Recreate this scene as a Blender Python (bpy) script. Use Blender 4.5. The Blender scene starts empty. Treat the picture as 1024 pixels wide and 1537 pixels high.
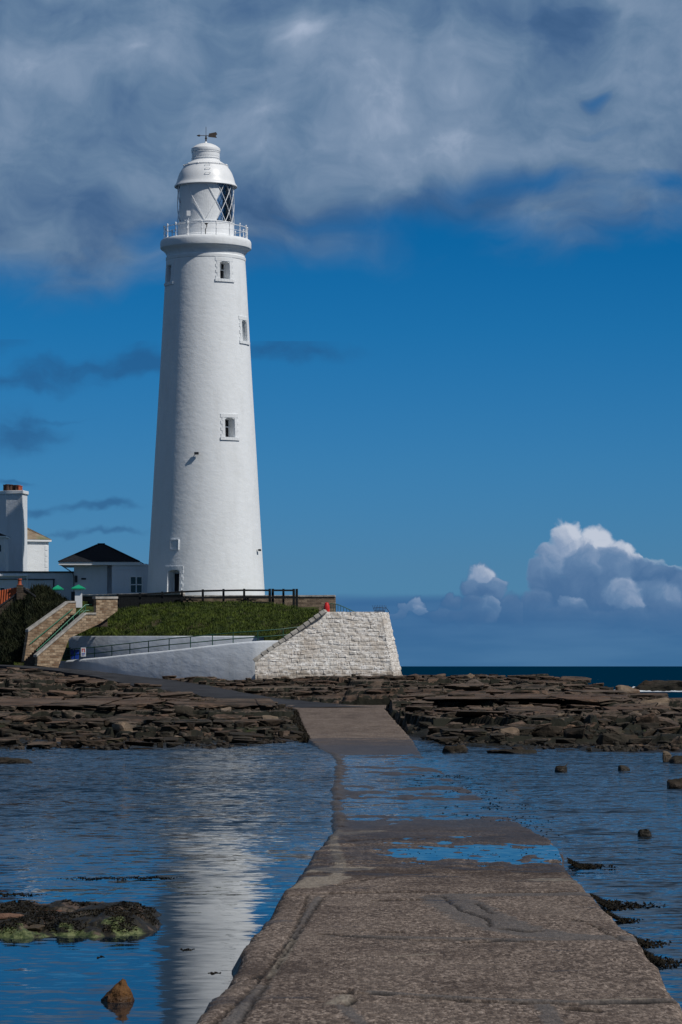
import bpy, bmesh, math, random
import numpy as np
from mathutils import Vector, Matrix

random.seed(7)
rng = np.random.default_rng(7)
SC = bpy.context.scene
COL = SC.collection
PI = math.pi
R = math.radians

# ------------------------------------------------------------------ camera
H = 3.6            # eye height above the water (z = 0)
F = 4500.0         # focal length in photograph pixels (1024 wide)
HOR = 1000.0       # horizon row in the photograph
cam_d = bpy.data.cameras.new('camera')
cam = bpy.data.objects.new('camera', cam_d)
COL.objects.link(cam)
cam.location = (0, 0, H)
cam.rotation_euler = (PI / 2, 0, 0)
cam_d.sensor_fit = 'HORIZONTAL'
cam_d.sensor_width = 36
cam_d.lens = F / 1024 * 36
cam_d.shift_y = (HOR - 768.5) / 1024
cam_d.clip_start = 0.5
cam_d.clip_end = 120000
SC.camera = cam
SC.render.resolution_x, SC.render.resolution_y = 682, 1024
SC.view_settings.view_transform = 'Standard'
SC.view_settings.look = 'None'
SC.view_settings.exposure = 0
SC.view_settings.gamma = 1
SC.cycles.use_denoising = True
SC.cycles.max_bounces = 6
SC.cycles.transparent_max_bounces = 8

# ------------------------------------------------------------------ sun
SUN_AZ, SUN_EL = R(122), R(47)      # azimuth clockwise from +Y
sun_v = Vector((math.sin(SUN_AZ) * math.cos(SUN_EL), math.cos(SUN_AZ) * math.cos(SUN_EL), math.sin(SUN_EL)))
sd = bpy.data.lights.new('sun', 'SUN')
sd.energy = 3.3
sd.angle = R(0.5)
sd.color = (1.0, 0.955, 0.89)
so = bpy.data.objects.new('sun', sd)
COL.objects.link(so)
so.rotation_euler = sun_v.to_track_quat('Z', 'Y').to_euler()

# ------------------------------------------------------------------ node helpers
class S:
    """a node socket with arithmetic"""
    def __init__(s, nt, sock): s.nt, s.k = nt, sock
    def _m(s, op, *a, clamp=False):
        n = s.nt.nodes.new('ShaderNodeMath'); n.operation = op; n.use_clamp = clamp
        for i, v in enumerate((s,) + a):
            if isinstance(v, S): s.nt.links.new(v.k, n.inputs[i])
            else: n.inputs[i].default_value = v
        return S(s.nt, n.outputs[0])
    def __add__(s, o): return s._m('ADD', o)
    __radd__ = __add__
    def __mul__(s, o): return s._m('MULTIPLY', o)
    __rmul__ = __mul__
    def __sub__(s, o): return s._m('SUBTRACT', o)
    def __rsub__(s, o): return (s * -1.0) + o
    def __truediv__(s, o): return s._m('DIVIDE', o)
    def __pow__(s, o): return s._m('POWER', o)
    def abs(s): return s._m('ABSOLUTE')
    def max(s, o): return s._m('MAXIMUM', o)
    def min(s, o): return s._m('MINIMUM', o)
    def gt(s, o): return s._m('GREATER_THAN', o)
    def sat(s): return s._m('ADD', 0.0, clamp=True)
    def smooth(s, a, b, lo=0.0, hi=1.0):
        n = s.nt.nodes.new('ShaderNodeMapRange'); n.interpolation_type = 'SMOOTHSTEP'
        s.nt.links.new(s.k, n.inputs[0])
        for i, v in zip((1, 2, 3, 4), (a, b, lo, hi)): n.inputs[i].default_value = v
        return S(s.nt, n.outputs[0])

def combine(nt, x, y, z=0.0):
    n = nt.nodes.new('ShaderNodeCombineXYZ')
    for i, v in enumerate((x, y, z)):
        if isinstance(v, S): nt.links.new(v.k, n.inputs[i])
        else: n.inputs[i].default_value = v
    return n.outputs[0]
def separate(nt, v):
    n = nt.nodes.new('ShaderNodeSeparateXYZ'); nt.links.new(v, n.inputs[0])
    return [S(nt, o) for o in n.outputs]
def vmath(nt, op, a, b=None, scale=None):
    n = nt.nodes.new('ShaderNodeVectorMath'); n.operation = op
    for i, v in enumerate((a, b)):
        if v is None: continue
        if isinstance(v, (tuple, list)): n.inputs[i].default_value = v
        else: nt.links.new(v, n.inputs[i])
    if scale is not None: n.inputs['Scale'].default_value = scale
    return n
def noise(nt, v, scale=1.0, detail=4.0, rough=0.5, dist=0.0, dim='3D', color=False, ntype='FBM'):
    n = nt.nodes.new('ShaderNodeTexNoise'); n.noise_dimensions = dim
    n.noise_type = ntype
    if v is not None: nt.links.new(v, n.inputs['Vector'])
    n.inputs['Scale'].default_value = scale; n.inputs['Detail'].default_value = detail
    n.inputs['Roughness'].default_value = rough; n.inputs['Distortion'].default_value = dist
    return n.outputs['Color'] if color else S(nt, n.outputs['Fac'])
def mixc(nt, fac, a, b, mode='MIX'):
    n = nt.nodes.new('ShaderNodeMix'); n.data_type = 'RGBA'; n.blend_type = mode
    ins = {'f': n.inputs[0], 'a': n.inputs[6], 'b': n.inputs[7]}
    for k, v in (('f', fac), ('a', a), ('b', b)):
        if isinstance(v, S): nt.links.new(v.k, ins[k])
        elif isinstance(v, (tuple, list)): ins[k].default_value = (*v[:3], 1)
        elif isinstance(v, (int, float)): ins[k].default_value = v
        else: nt.links.new(v, ins[k])
    return n.outputs[2]
def ramp(nt, fac, stops):
    n = nt.nodes.new('ShaderNodeValToRGB'); nt.links.new(fac.k if isinstance(fac, S) else fac, n.inputs[0])
    cr = n.color_ramp
    while len(cr.elements) < len(stops): cr.elements.new(0.5)
    for e, (p, c) in zip(cr.elements, stops): e.position = p; e.color = (*c, 1)
    return n.outputs[0]
def lin(r, g, b):
    return tuple((c / 255 / 12.92 if c <= 10 else ((c / 255 + .055) / 1.055) ** 2.4) for c in (r, g, b))

# ------------------------------------------------------------------ world: Nishita sky + clouds laid out by direction
W = bpy.data.worlds.new('World'); SC.world = W; W.use_nodes = True
nt = W.node_tree; nt.nodes.clear()
SKYK = 0.10
def build_world():
    tc = nt.nodes.new('ShaderNodeTexCoord')
    dx, dy, dz = separate(nt, tc.outputs['Generated'])
    az = dx._m('ARCTAN2', dy)                      # 0 = view axis, + to the right
    el = dz._m('ARCSINE')
    X = az * (F / 100) + 5.12                      # units: 100 photo pixels of angle
    Y = el * (-F / 100 * 1.008) + 10.0
    sky = nt.nodes.new('ShaderNodeTexSky'); sky.sky_type = 'NISHITA'; sky.sun_disc = False
    sky.sun_elevation = SUN_EL; sky.sun_rotation = SUN_AZ
    sky.air_density = 1.0; sky.dust_density = 0.4; sky.ozone_density = 4.0; sky.altitude = 300
    # clear-air colour correction by elevation (deep polarised blue overhead)
    base = mixc(nt, 1.0, sky.outputs[0], ramp(nt, (el / 0.5).sat(), SKY_CORR), 'MULTIPLY')
    P = combine(nt, X, Y, 0.0)
    K = 1 / SKYK
    def kc(*c): return tuple(v * K for v in lin(*c))
    def sc_(v, s): return vmath(nt, 'SCALE', v, scale=s).outputs[0]
    def warp(v, scale, det, amp):
        w = noise(nt, v, scale, det, 0.55, color=True)
        n = vmath(nt, 'MULTIPLY_ADD', w, (amp, amp, 0)); nt.links.new(v, n.inputs[2])
        o = vmath(nt, 'SUBTRACT', n.outputs[0], (amp / 2, amp / 2, 0))
        return o.outputs[0]
    def q2(p, cx, cy, sx, sy):
        n = vmath(nt, 'MULTIPLY_ADD', p, (100 / sx, 100 / sy, 0)); n.inputs[2].default_value = (-cx / sx, -cy / sy, 0)
        return n.outputs[0]
    def dot(a, b):
        return S(nt, vmath(nt, 'DOT_PRODUCT', a, b).outputs['Value'])
    def gsum(p, L):
        r = None
        for cx, cy, sx, sy, a in L:
            q = q2(p, cx, cy, sx, sy)
            n = nt.nodes.new('ShaderNodeMath'); n.operation = 'POWER'; n.inputs[0].default_value = math.exp(-1)
            nt.links.new(dot(q, q).k, n.inputs[1])
            m = nt.nodes.new('ShaderNodeMath'); m.operation = 'MULTIPLY_ADD'; nt.links.new(n.outputs[0], m.inputs[0]); m.inputs[1].default_value = a
            if r is None: m.inputs[2].default_value = 0
            else: nt.links.new(r.k, m.inputs[2])
            r = S(nt, m.outputs[0])
        return r
    def bg(col):
        n = nt.nodes.new('ShaderNodeBackground'); n.inputs['Strength'].default_value = SKYK
        nt.links.new(col, n.inputs['Color']); return n.outputs[0]
    def mixs(f, a, b):
        n = nt.nodes.new('ShaderNodeMixShader'); nt.links.new(f.k, n.inputs[0]); nt.links.new(a, n.inputs[1]); nt.links.new(b, n.inputs[2]); return n.outputs[0]
    # --- far from the view: broken grey cloud over the blue
    cf = noise(nt, P, 0.13, 3, 0.5).smooth(0.38, 0.56)
    cl = noise(nt, P, 0.3, 2, 0.5)
    away = bg(mixc(nt, cf * el.smooth(0.02, 0.1) * 0.95, base, mixc(nt, cl, kc(62, 82, 106), kc(120, 130, 146))))
    # --- the big grey bank
    P1 = warp(P, 0.5, 2, 1.5)
    Ps = vmath(nt, 'MULTIPLY', P1, (0.5, 1.0, 1.0)).outputs[0]      # stretched sideways
    fc = nt.nodes.new('ShaderNodeFloatCurve')
    c = fc.mapping.curves[0]
    nt.links.new(((X / 10.24).sat()).k, fc.inputs['Value'])
    while len(c.points) < len(BANK_EDGE): c.points.new(0.5, 0.5)
    for p, (x, y) in zip(c.points, BANK_EDGE): p.location = (x / 1024, y / 500)
    fc.mapping.update()
    edge = S(nt, fc.outputs[0]) * 5.0
    n1 = noise(nt, Ps, 1.3, 5, 0.55)
    field = edge - Y + (n1 - 0.5) * 1.1 - gsum(P1, BANK_HOLES)
    d_up = field.smooth(-0.55, 1.05)
    d_up = (d_up * (Y.smooth(-4.0, -1.0) + cf)).sat()
    Pd = warp(P1, 1.8, 4, 0.3)
    Pt = vmath(nt, 'MULTIPLY', Pd, (0.75, 1.0, 1.0)).outputs[0]
    n2 = noise(nt, Pt, 0.8, 6, 0.5)
    n3 = noise(nt, Ps, 2.4, 3, 0.55)
    lum = (n2 - 0.5) * 1.0 + (n3 - 0.5) * 0.3 + (noise(nt, Pd, 3.4, 5, 0.62) - 0.5) * 0.22 + gsum(Pd, BANK_LIGHT) + 0.54 - field.smooth(0.1, 1.2, 0.14, 0.0)
    ccol = ramp(nt, lum.sat(), [(0.0, kc(50, 84, 124)), (0.25, kc(72, 103, 141)), (0.5, kc(100, 127, 157)), (0.75, kc(128, 149, 175)), (1.0, kc(168, 182, 204))])
    top = bg(mixc(nt, (d_up * 0.97).sat(), base, ccol))
    # --- thin dark streaks low on the left
    P2 = warp(P, 0.9, 4, 0.8)
    st_n = noise(nt, vmath(nt, 'MULTIPLY', P2, (0.4, 1.0, 1.0)).outputs[0], 2.6, 4, 0.6)
    streak = (gsum(P2, STREAKS) * (st_n * 2.2 - 0.1)).smooth(0.15, 1.3)
    mcol = mixc(nt, (streak * 0.56).sat(), base, kc(38, 78, 124))
    mid = bg(mixc(nt, (gsum(P, VEILS) * 0.5).sat(), mcol, kc(92, 135, 180)))
    # --- towering cumulus above the sea, over a low grey-blue band
    bn = noise(nt, vmath(nt, 'MULTIPLY', P, (0.25, 1.6, 1)).outputs[0], 1.6, 3, 0.5)
    band = (Y + (bn - 0.5) * 0.25).smooth(8.87, 9.02) * X.smooth(3.0, 5.5) * Y.smooth(9.3, 10.0, 1.0, 0.75)
    bcol = mixc(nt, (band * 0.9).sat(), base, mixc(nt, bn.smooth(0.3, 0.7), kc(52, 98, 146), kc(70, 112, 156)))
    def puffs(L, p, y0, y1):
        val = cov = None
        lv = (0.45, -0.75, 0.0)
        for (cx, cy, rx, ry, b) in L:
            q = q2(p, cx, cy, rx, ry)
            m = dot(q, q).smooth(0.45, 1.10, 1.0, 0.0)
            s = dot(q, lv) * (0.16 + 0.16 * b) + b
            if val is None: val, cov = s, m
            else:
                val = val + (s - val) * m; cov = cov.max(m)
        fade = (Y + (bn - 0.5) * 0.8).smooth(y0, y1, 1.0, 0.05)
        return val, cov * fade
    pc = warp(warp(P, 2.3, 1, 0.25), 5.0, 5, 0.24)
    fine = (noise(nt, pc, 3.2, 5, 0.6) - 0.5) * 0.6
    def lowsky(L):
        v, cv = puffs(L, pc, 8.85, 9.65)
        v = v + fine * v.smooth(0.1, 0.7, 0.5, 1.0)
        k = ramp(nt, v.sat(), [(0.0, kc(56, 100, 146)), (0.25, kc(74, 110, 152)), (0.5, kc(98, 129, 166)), (0.75, kc(136, 156, 185)), (1.0, kc(192, 200, 215))])
        return bg(mixc(nt, (cv * 0.98).sat(), bcol, k))
    low = mixs(X.gt(7.85), lowsky(CUMULUS_B), lowsky(CUMULUS_A))
    bnd = bg(bcol)
    low = mixs((X._m('LESS_THAN', 5.7) + X.gt(12.5)).sat(), low, bnd)
    # below the horizon: the sea's own blue
    below = nt.nodes.new('ShaderNodeBackground'); below.inputs['Color'].default_value = (*lin(14, 40, 70), 1)
    out = mixs(az.abs()._m('LESS_THAN', 0.8) * Y._m('LESS_THAN', 5.1) * Y.gt(-6.0), away, top)
    out = mixs(Y.gt(5.1), out, mid)
    out = mixs(Y.gt(7.55) * X.gt(3.0), out, low)
    out = mixs(Y.gt(10.02), out, below.outputs[0])
    o = nt.nodes.new('ShaderNodeOutputWorld'); nt.links.new(out, o.inputs[0])
BANK_EDGE = [(0, 420), (100, 425), (160, 418), (235, 390), (300, 378), (400, 372), (520, 372), (600, 366), (690, 345), (800, 342), (900, 334), (1024, 318)]
SKY_CORR = [(0.0044, (0.143, 0.391, 0.831)), (0.0667, (0.137, 0.356, 0.692)), (0.1333, (0.101, 0.359, 0.67)), (0.2222, (0.042, 0.336, 0.628)), (0.3111, (0.003, 0.292, 0.569)), (0.4356, (0.0, 0.311, 0.575)), (0.62, (0.03, 0.20, 0.33)), (1.0, (0.05, 0.17, 0.24))]
BANK_HOLES = [(905, 140, 48, 24, 1.75), (915, 188, 100, 22, 1.0), (790, 264, 100, 24, .62), (985, 272, 60, 26, .62), (570, 328, 130, 20, .45), (225, 350, 60, 24, .45), (640, 350, 100, 20, .3), (865, 60, 26, 50, .8)]
BANK_LIGHT = [(440, 62, 45, 26, .42), (240, 90, 60, 30, .25), (45, 110, 80, 30, .22), (600, 160, 190, 70, .2), (980, 90, 60, 60, .12), (640, 230, 200, 40, .1), (110, 335, 190, 50, -.2), (30, 370, 120, 30, .12),
              (340, 0, 120, 30, -.12), (850, 50, 60, 60, -.42), (330, 140, 80, 40, -.05), (660, 20, 160, 26, -.15), (470, 325, 170, 22, -.22), (700, 300, 120, 30, -.12)]
STREAKS = [(150, 555, 150, 17, 1.1), (20, 575, 90, 12, .9), (215, 535, 50, 26, .8), (30, 645, 75, 32, 1.2), (110, 622, 50, 4, .5), (15, 515, 35, 12, .7), (440, 528, 90, 13, 1.0), (420, 505, 70, 18, .5), (560, 488, 80, 8, .6), (145, 757, 62, 8, 1.2), (135, 795, 75, 6, 1.1), (25, 719, 34, 5, 1.0), (55, 764, 26, 8, .9)]
VEILS = [(440, 777, 70, 5, .25), (300, 860, 400, 30, .1)]
CUMULUS_A = [(760, 915, 34, 30, .2), (770, 925, 40, 20, .18), (850, 806, 27, 28, .86), (846, 838, 40, 34, .66), (892, 817, 32, 28, .92), (926, 828, 28, 20, .84), (950, 840, 20, 15, .72), (822, 832, 18, 20, .62), (811, 858, 22, 26, .46), (826, 880, 34, 30, .32),
    (1004, 884, 50, 30, .36), (962, 868, 52, 34, .34), (1050, 890, 50, 40, .4), (1006, 860, 13, 8, .8), (914, 852, 36, 34, .42), (873, 850, 33, 36, .44), (985, 862, 42, 18, .3), (870, 892, 66, 38, .24), (960, 900, 60, 36, .34), (934, 890, 32, 26, .58), (949, 905, 22, 16, .6), (855, 903, 26, 13, .46),
    (1003, 900, 26, 22, .46), (1015, 925, 60, 30, .3), (905, 912, 24, 14, .16), (850, 925, 70, 22, .2), (940, 930, 60, 20, .22), (1120, 900, 60, 40, .35), (800, 910, 30, 28, .22)]
CUMULUS_B = [(800, 910, 30, 28, .22), (770, 925, 40, 20, .18), (724, 864, 25, 21, .72), (746, 874, 15, 13, .5), (711, 882, 22, 20, .36), (735, 886, 24, 16, .34), (760, 915, 34, 30, .2), (732, 915, 22, 24, .42), (741, 905, 12, 12, .5), (710, 908, 18, 16, .26), (700, 928, 40, 18, .14), (660, 925, 40, 16, .14), (680, 905, 18, 12, .2), (626, 906, 14, 16, .5), (631, 915, 9, 13, .6), (607, 914, 15, 11, .36), (590, 922, 22, 9, .22)]
build_world()

# ------------------------------------------------------------------ geometry helpers
def P(px, py, D):
    """photo pixel + distance -> world point"""
    return Vector(((px - 512) / F * D, D, H + (HOR - py) / F * D))
def GX(px, D): return (px - 512) / F * D
def onplane(px, py, x0, y0, th):
    """photo pixel -> point on the vertical plane through (x0,y0) running along angle th"""
    a = (px - 512) / F
    c, s = math.cos(th), math.sin(th)
    t = (a * y0 - x0) / (c - a * s)
    D = y0 + s * t
    return Vector((a * D, D, H + (HOR - py) / F * D))

def worldloc(o):
    v = Vector((0, 0, 0))
    while o is not None: v = v + o.location; o = o.parent
    return v
def tag(o, label=None, cat=None, group=None, kind=None):
    if label: o['label'] = label
    if cat: o['category'] = cat
    if group: o['group'] = group
    if kind: o['kind'] = kind
    return o
def thing(name, label, cat, loc=(0, 0, 0), group=None):
    o = bpy.data.objects.new(name, None); COL.objects.link(o); o.location = loc
    o.empty_display_size = 0.5
    return tag(o, label, cat, group)
def copy_tree(o, parent=None):
    c = o.copy(); COL.objects.link(c)
    if parent is not None: c.parent = parent
    for ch in [q for q in bpy.data.objects if q.parent == o]: copy_tree(ch, c)
    return c

class MB:
    def __init__(s): s.v = []; s.f = []; s.sm = []
    def add(s, vs, fs, smooth=False):
        b = len(s.v); s.v += [Vector(v) for v in vs]
        s.f += [tuple(i + b for i in f) for f in fs]; s.sm += [smooth] * len(fs); return s
    def box(s, c, size, rz=0.0, M=None):
        x, y, z = (k / 2 for k in size)
        vs = [Vector((a * x, b * y, d * z)) for a in (-1, 1) for b in (-1, 1) for d in (-1, 1)]
        m = M if M is not None else Matrix.Rotation(rz, 3, 'Z')
        vs = [m @ v + Vector(c) for v in vs]
        return s.add(vs, [(0, 1, 3, 2), (4, 6, 7, 5), (0, 4, 5, 1), (2, 3, 7, 6), (0, 2, 6, 4), (1, 5, 7, 3)])
    def bar(s, a, b, w, h=None, up=Vector((0, 0, 1))):
        a, b = Vector(a), Vector(b); h = h or w
        d = (b - a); L = d.length; d.normalize()
        u = up if abs(d.dot(up)) < 0.98 else Vector((1, 0, 0))
        r = d.cross(u).normalized(); u = r.cross(d)
        M = Matrix((r, d, u)).transposed()
        return s.box((a + b) / 2, (w, L, h), M=M)
    def tube(s, pts, r, n=8, cap=True):
        pts = [Vector(p) for p in pts]; rs = r if isinstance(r, (list, tuple)) else [r] * len(pts)
        b = len(s.v); prev = None
        for i, p in enumerate(pts):
            d = ((pts[min(i + 1, len(pts) - 1)] - pts[max(i - 1, 0)])).normalized()
            u = Vector((0, 0, 1)) if abs(d.z) < 0.95 else Vector((1, 0, 0))
            x = d.cross(u).normalized(); y = x.cross(d)
            for k in range(n):
                a = 2 * PI * k / n; s.v.append(p + (x * math.cos(a) + y * math.sin(a)) * rs[i])
        for i in range(len(pts) - 1):
            for k in range(n):
                s.f.append((b + i * n + k, b + i * n + (k + 1) % n, b + (i + 1) * n + (k + 1) % n, b + (i + 1) * n + k)); s.sm.append(True)
        if cap:
            s.f.append(tuple(b + k for k in range(n))[::-1]); s.sm.append(False)
            s.f.append(tuple(b + (len(pts) - 1) * n + k for k in range(n))); s.sm.append(False)
        return s
    def lathe(s, prof, c=(0, 0, 0), n=64, smooth=True, a0=0, a1=2 * PI):
        """prof: list of (radius, z)"""
        b = len(s.v); full = abs(a1 - a0 - 2 * PI) < 1e-6; m = n if full else n + 1
        for r, z in prof:
            for k in range(m):
                a = a0 + (a1 - a0) * k / n
                s.v.append(Vector((c[0] + r * math.cos(a), c[1] + r * math.sin(a), c[2] + z)))
        for i in range(len(prof) - 1):
            for k in range(n):
                k2 = (k + 1) % m
                s.f.append((b + i * m + k, b + i * m + k2, b + (i + 1) * m + k2, b + (i + 1) * m + k)); s.sm.append(smooth)
        return s
    def prism(s, pts, d):
        """polygon pts (3D, any plane) extruded by vector d"""
        pts = [Vector(p) for p in pts]; n = len(pts); d = Vector(d)
        nrm = Vector((0, 0, 0))
        for i in range(n): nrm += pts[i].cross(pts[(i + 1) % n])
        if nrm.dot(d) > 0: pts = pts[::-1]
        fs = [tuple(range(n)), tuple(range(2 * n - 1, n - 1, -1))]
        fs += [(i, i + n, (i + 1) % n + n, (i + 1) % n) for i in range(n)]
        return s.add(pts + [p + d for p in pts], fs)
    def build(s, name, mat, parent=None, sharp=35, bevel=0, label=None):
        me = bpy.data.meshes.new(name)
        if parent is not None: off = worldloc(parent)
        else:
            xs = [v.x for v in s.v]; ys = [v.y for v in s.v]; zs = [v.z for v in s.v]
            off = Vector(((min(xs) + max(xs)) / 2, (min(ys) + max(ys)) / 2, min(zs)))
        me.from_pydata([v - off for v in s.v], [], s.f)
        me.polygons.foreach_set('use_smooth', s.sm)
        me.materials.append(mat)
        me.update()
        if any(s.sm): me.set_sharp_from_angle(angle=R(sharp))
        o = bpy.data.objects.new(name, me); COL.objects.link(o)
        if parent is not None: o.parent = parent
        else: o.location = off
        if bevel:
            m = o.modifiers.new('bevel', 'BEVEL'); m.width = bevel; m.segments = 2; m.limit_method = 'ANGLE'
        if label: o['label'] = label
        return o

def npmesh(name, V, Fq, mat, smooth=True, parent=None, attrs=None):
    """numpy verts (n,3) and quads (m,4) or tris -> object"""
    me = bpy.data.meshes.new(name)
    n, m, k = len(V), len(Fq), Fq.shape[1]
    me.vertices.add(n); me.vertices.foreach_set('co', np.asarray(V, dtype=np.float32).ravel())
    me.loops.add(m * k); me.loops.foreach_set('vertex_index', np.asarray(Fq, dtype=np.int32).ravel())
    me.polygons.add(m); me.polygons.foreach_set('loop_start', np.arange(0, m * k, k, dtype=np.int32))
    me.polygons.foreach_set('loop_total', np.full(m, k, dtype=np.int32))
    me.polygons.foreach_set('use_smooth', np.full(m, smooth, dtype=bool))
    me.update(calc_edges=True); me.materials.append(mat)
    for an, arr in (attrs or {}).items():
        a = me.attributes.new(an, 'FLOAT', 'POINT'); a.data.foreach_set('value', np.asarray(arr, dtype=np.float32))
    o = bpy.data.objects.new(name, me); COL.objects.link(o)
    if parent is not None: o.parent = parent
    return o
def gridfaces(nr, nc):
    i = np.arange((nr - 1) * (nc - 1)); r = i // (nc - 1); c = i % (nc - 1); a = r * nc + c
    return np.stack([a, a + 1, a + nc + 1, a + nc], 1)

# numpy noise
_perm = rng.permutation(4096)
def _h(ix, iy, s=0):
    return _perm[(_perm[(ix + s * 131) & 4095] + iy) & 4095]
def vnoise(x, y, s=0):
    """gradient noise about -1..1"""
    x = np.asarray(x, float); y = np.asarray(y, float)
    ix = np.floor(x).astype(int); iy = np.floor(y).astype(int); fx = x - ix; fy = y - iy
    u = fx * fx * fx * (fx * (fx * 6 - 15) + 10); v = fy * fy * fy * (fy * (fy * 6 - 15) + 10)
    def g(dx, dy):
        a = _h(ix + dx, iy + dy, s) * (2 * PI / 4096)
        return np.cos(a) * (fx - dx) + np.sin(a) * (fy - dy)
    a = g(0, 0) * (1 - u) + g(1, 0) * u; b = g(0, 1) * (1 - u) + g(1, 1) * u
    return (a * (1 - v) + b * v) * 1.5
def fbm(x, y, o=4, s=0, gain=0.5):
    r = 0; a = 1; t = 0
    for k in range(o):
        r = r + a * vnoise(x * 2 ** k, y * 2 ** k, s + k); t += a; a *= gain
    return r / t
def cells(x, y, s=0):
    """Voronoi: distance to nearest, to border, and a random value per cell"""
    ix = np.floor(x).astype(int); iy = np.floor(y).astype(int)
    d1 = np.full(x.shape, 9.0); d2 = np.full(x.shape, 9.0); idv = np.zeros(x.shape)
    for dx in (-1, 0, 1):
        for dy in (-1, 0, 1):
            h = _h(ix + dx, iy + dy, s)
            px = ix + dx + ((h * 37) % 4096) / 4096 * 0.9; py = iy + dy + ((h * 91 + 17) % 4096) / 4096 * 0.9
            d = np.hypot(x - px, y - py)
            near = d < d1
            d2 = np.where(near, d1, np.minimum(d2, d)); idv = np.where(near, h / 4096, idv); d1 = np.where(near, d, d1)
    return d1, d2 - d1, idv
def sstep(a, b, x):
    t = np.clip((x - a) / (b - a), 0, 1); return t * t * (3 - 2 * t)

# ------------------------------------------------------------------ materials
def material(name, build):
    m = bpy.data.materials.new(name); m.use_nodes = True
    t = m.node_tree; b = t.nodes['Principled BSDF']
    build(t, b); return m
def setc(t, b, col, rough=None, spec=None):
    i = b.inputs['Base Color']
    if isinstance(col, (tuple, list)): i.default_value = (*col[:3], 1)
    else: t.links.new(col, i)
    if rough is not None:
        if isinstance(rough, S): t.links.new(rough.k, b.inputs['Roughness'])
        else: b.inputs['Roughness'].default_value = rough
    if spec is not None: b.inputs['Specular IOR Level'].default_value = spec
def bump(t, b, h, strength=0.5, dist=0.02):
    n = t.nodes.new('ShaderNodeBump'); n.inputs['Strength'].default_value = strength; n.inputs['Distance'].default_value = dist
    t.links.new(h.k, n.inputs['Height']); t.links.new(n.outputs[0], b.inputs['Normal'])
def wpos(t): return t.nodes.new('ShaderNodeNewGeometry').outputs['Position']
def simple(name, col, rough=0.6, var=0.12, vs=3.0, bs=0.3, bd=0.01, metal=0.0, spec=None, bscale=20):
    def f(t, b):
        p = wpos(t)
        n = noise(t, p, vs, 5, 0.6)
        setc(t, b, mixc(t, n.smooth(0.3, 0.7), tuple(c * (1 - var) for c in col), tuple(min(1, c * (1 + var)) for c in col)), rough, spec)
        b.inputs['Metallic'].default_value = metal
        bump(t, b, noise(t, p, bscale, 4, 0.6), bs, bd)
    return material(name, f)

def m_white(name, col=(0.80, 0.83, 0.86), grime=0.10, bd=0.05, lump=1.6):
    def f(t, b):
        p = wpos(t)
        ps = vmath(t, 'MULTIPLY', p, (1, 1, 0.22)).outputs[0]
        run = noise(t, ps, 1.1, 5, 0.6).smooth(0.42, 0.75)
        blot = noise(t, p, 0.5, 5, 0.6).smooth(0.35, 0.7)
        c = mixc(t, run * grime * 1.6, col, tuple(v * k for v, k in zip(col, (0.55, 0.53, 0.48))))
        c = mixc(t, blot * grime, c, tuple(v * 0.78 for v in col))
        setc(t, b, c, 0.75, 0.25)
        x = noise(t, vmath(t, 'MULTIPLY', p, (1, 1, 1.5)).outputs[0], lump, 4, 0.6)
        y = noise(t, p, 9.0, 4, 0.65)
        bump(t, b, x + y * 0.16, 1.0, bd)
    return material(name, f)
def m_masonry(name, c1, c2, mortar, bw=0.5, bh=0.22, ang=0.0, dark=0.0, bd=0.03):
    """coursed rubble: brick pattern over (distance along wall, height) with rough stones"""
    def f(t, b):
        p = wpos(t)
        x, y, z = separate(t, p)
        u = x * math.cos(ang) + y * math.sin(ang)
        w = noise(t, p, 1.5, 3, 0.6)
        q = combine(t, u + (w - 0.5) * 0.12, z + (noise(t, p, 0.9, 2, 0.5) - 0.5) * 0.14, 0.0)
        br = t.nodes.new('ShaderNodeTexBrick'); t.links.new(q, br.inputs['Vector'])
        br.inputs['Scale'].default_value = 1; br.inputs['Brick Width'].default_value = bw; br.inputs['Row Height'].default_value = bh
        br.inputs['Mortar Size'].default_value = 0.018; br.inputs['Mortar Smooth'].default_value = 0.4; br.inputs['Bias'].default_value = 0.0
        br.inputs['Color1'].default_value = (*c1, 1); br.inputs['Color2'].default_value = (*c2, 1); br.inputs['Mortar'].default_value = (*mortar, 1)
        st = noise(t, vmath(t, 'MULTIPLY', p, (1.2, 1.2, 3.5)).outputs[0], 1.3, 4, 0.65)
        c = mixc(t, st.smooth(0.35, 0.7), br.outputs['Color'], mixc(t, 0.55, br.outputs['Color'], tuple(v * 0.42 for v in c2)))
        setc(t, b, c, 0.9, 0.2)
        bump(t, b, S(t, br.outputs['Fac']) * -0.8 + noise(t, p, 7, 4, 0.6) * 0.7, 1.0, bd)
    return material(name, f)
MAT = {}
MAT['tower'] = m_white('painted_tower_render', (0.80, 0.83, 0.855), 0.10, 0.035, 1.3)
MAT['white'] = m_white('whitewashed_wall', (0.70, 0.74, 0.79), 0.18, 0.03)
MAT['ramp'] = m_white('whitewashed_ramp_wall', (0.68, 0.72, 0.77), 0.22, 0.06, 0.8)
MAT['paint'] = simple('white_gloss_paint', (0.80, 0.82, 0.84), 0.4, 0.03, bs=0.1)
MAT['frame'] = simple('white_window_paint', (0.75, 0.77, 0.78), 0.5, 0.03, bs=0.1)
MAT['pane'] = simple('dark_window_pane', (0.006, 0.007, 0.009), 0.12, 0.1, bs=0.02)
MAT['slate'] = simple('dark_slate', (0.014, 0.016, 0.02), 0.75, 0.35, 4.0, 0.8, 0.04, spec=0.15, bscale=5)
MAT['darktrim'] = simple('dark_lead_trim', (0.025, 0.027, 0.032), 0.6)
MAT['timber'] = simple('black_stained_timber', (0.012, 0.014, 0.016), 0.8, 0.35, 8.0, 0.6, spec=0.2)
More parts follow.
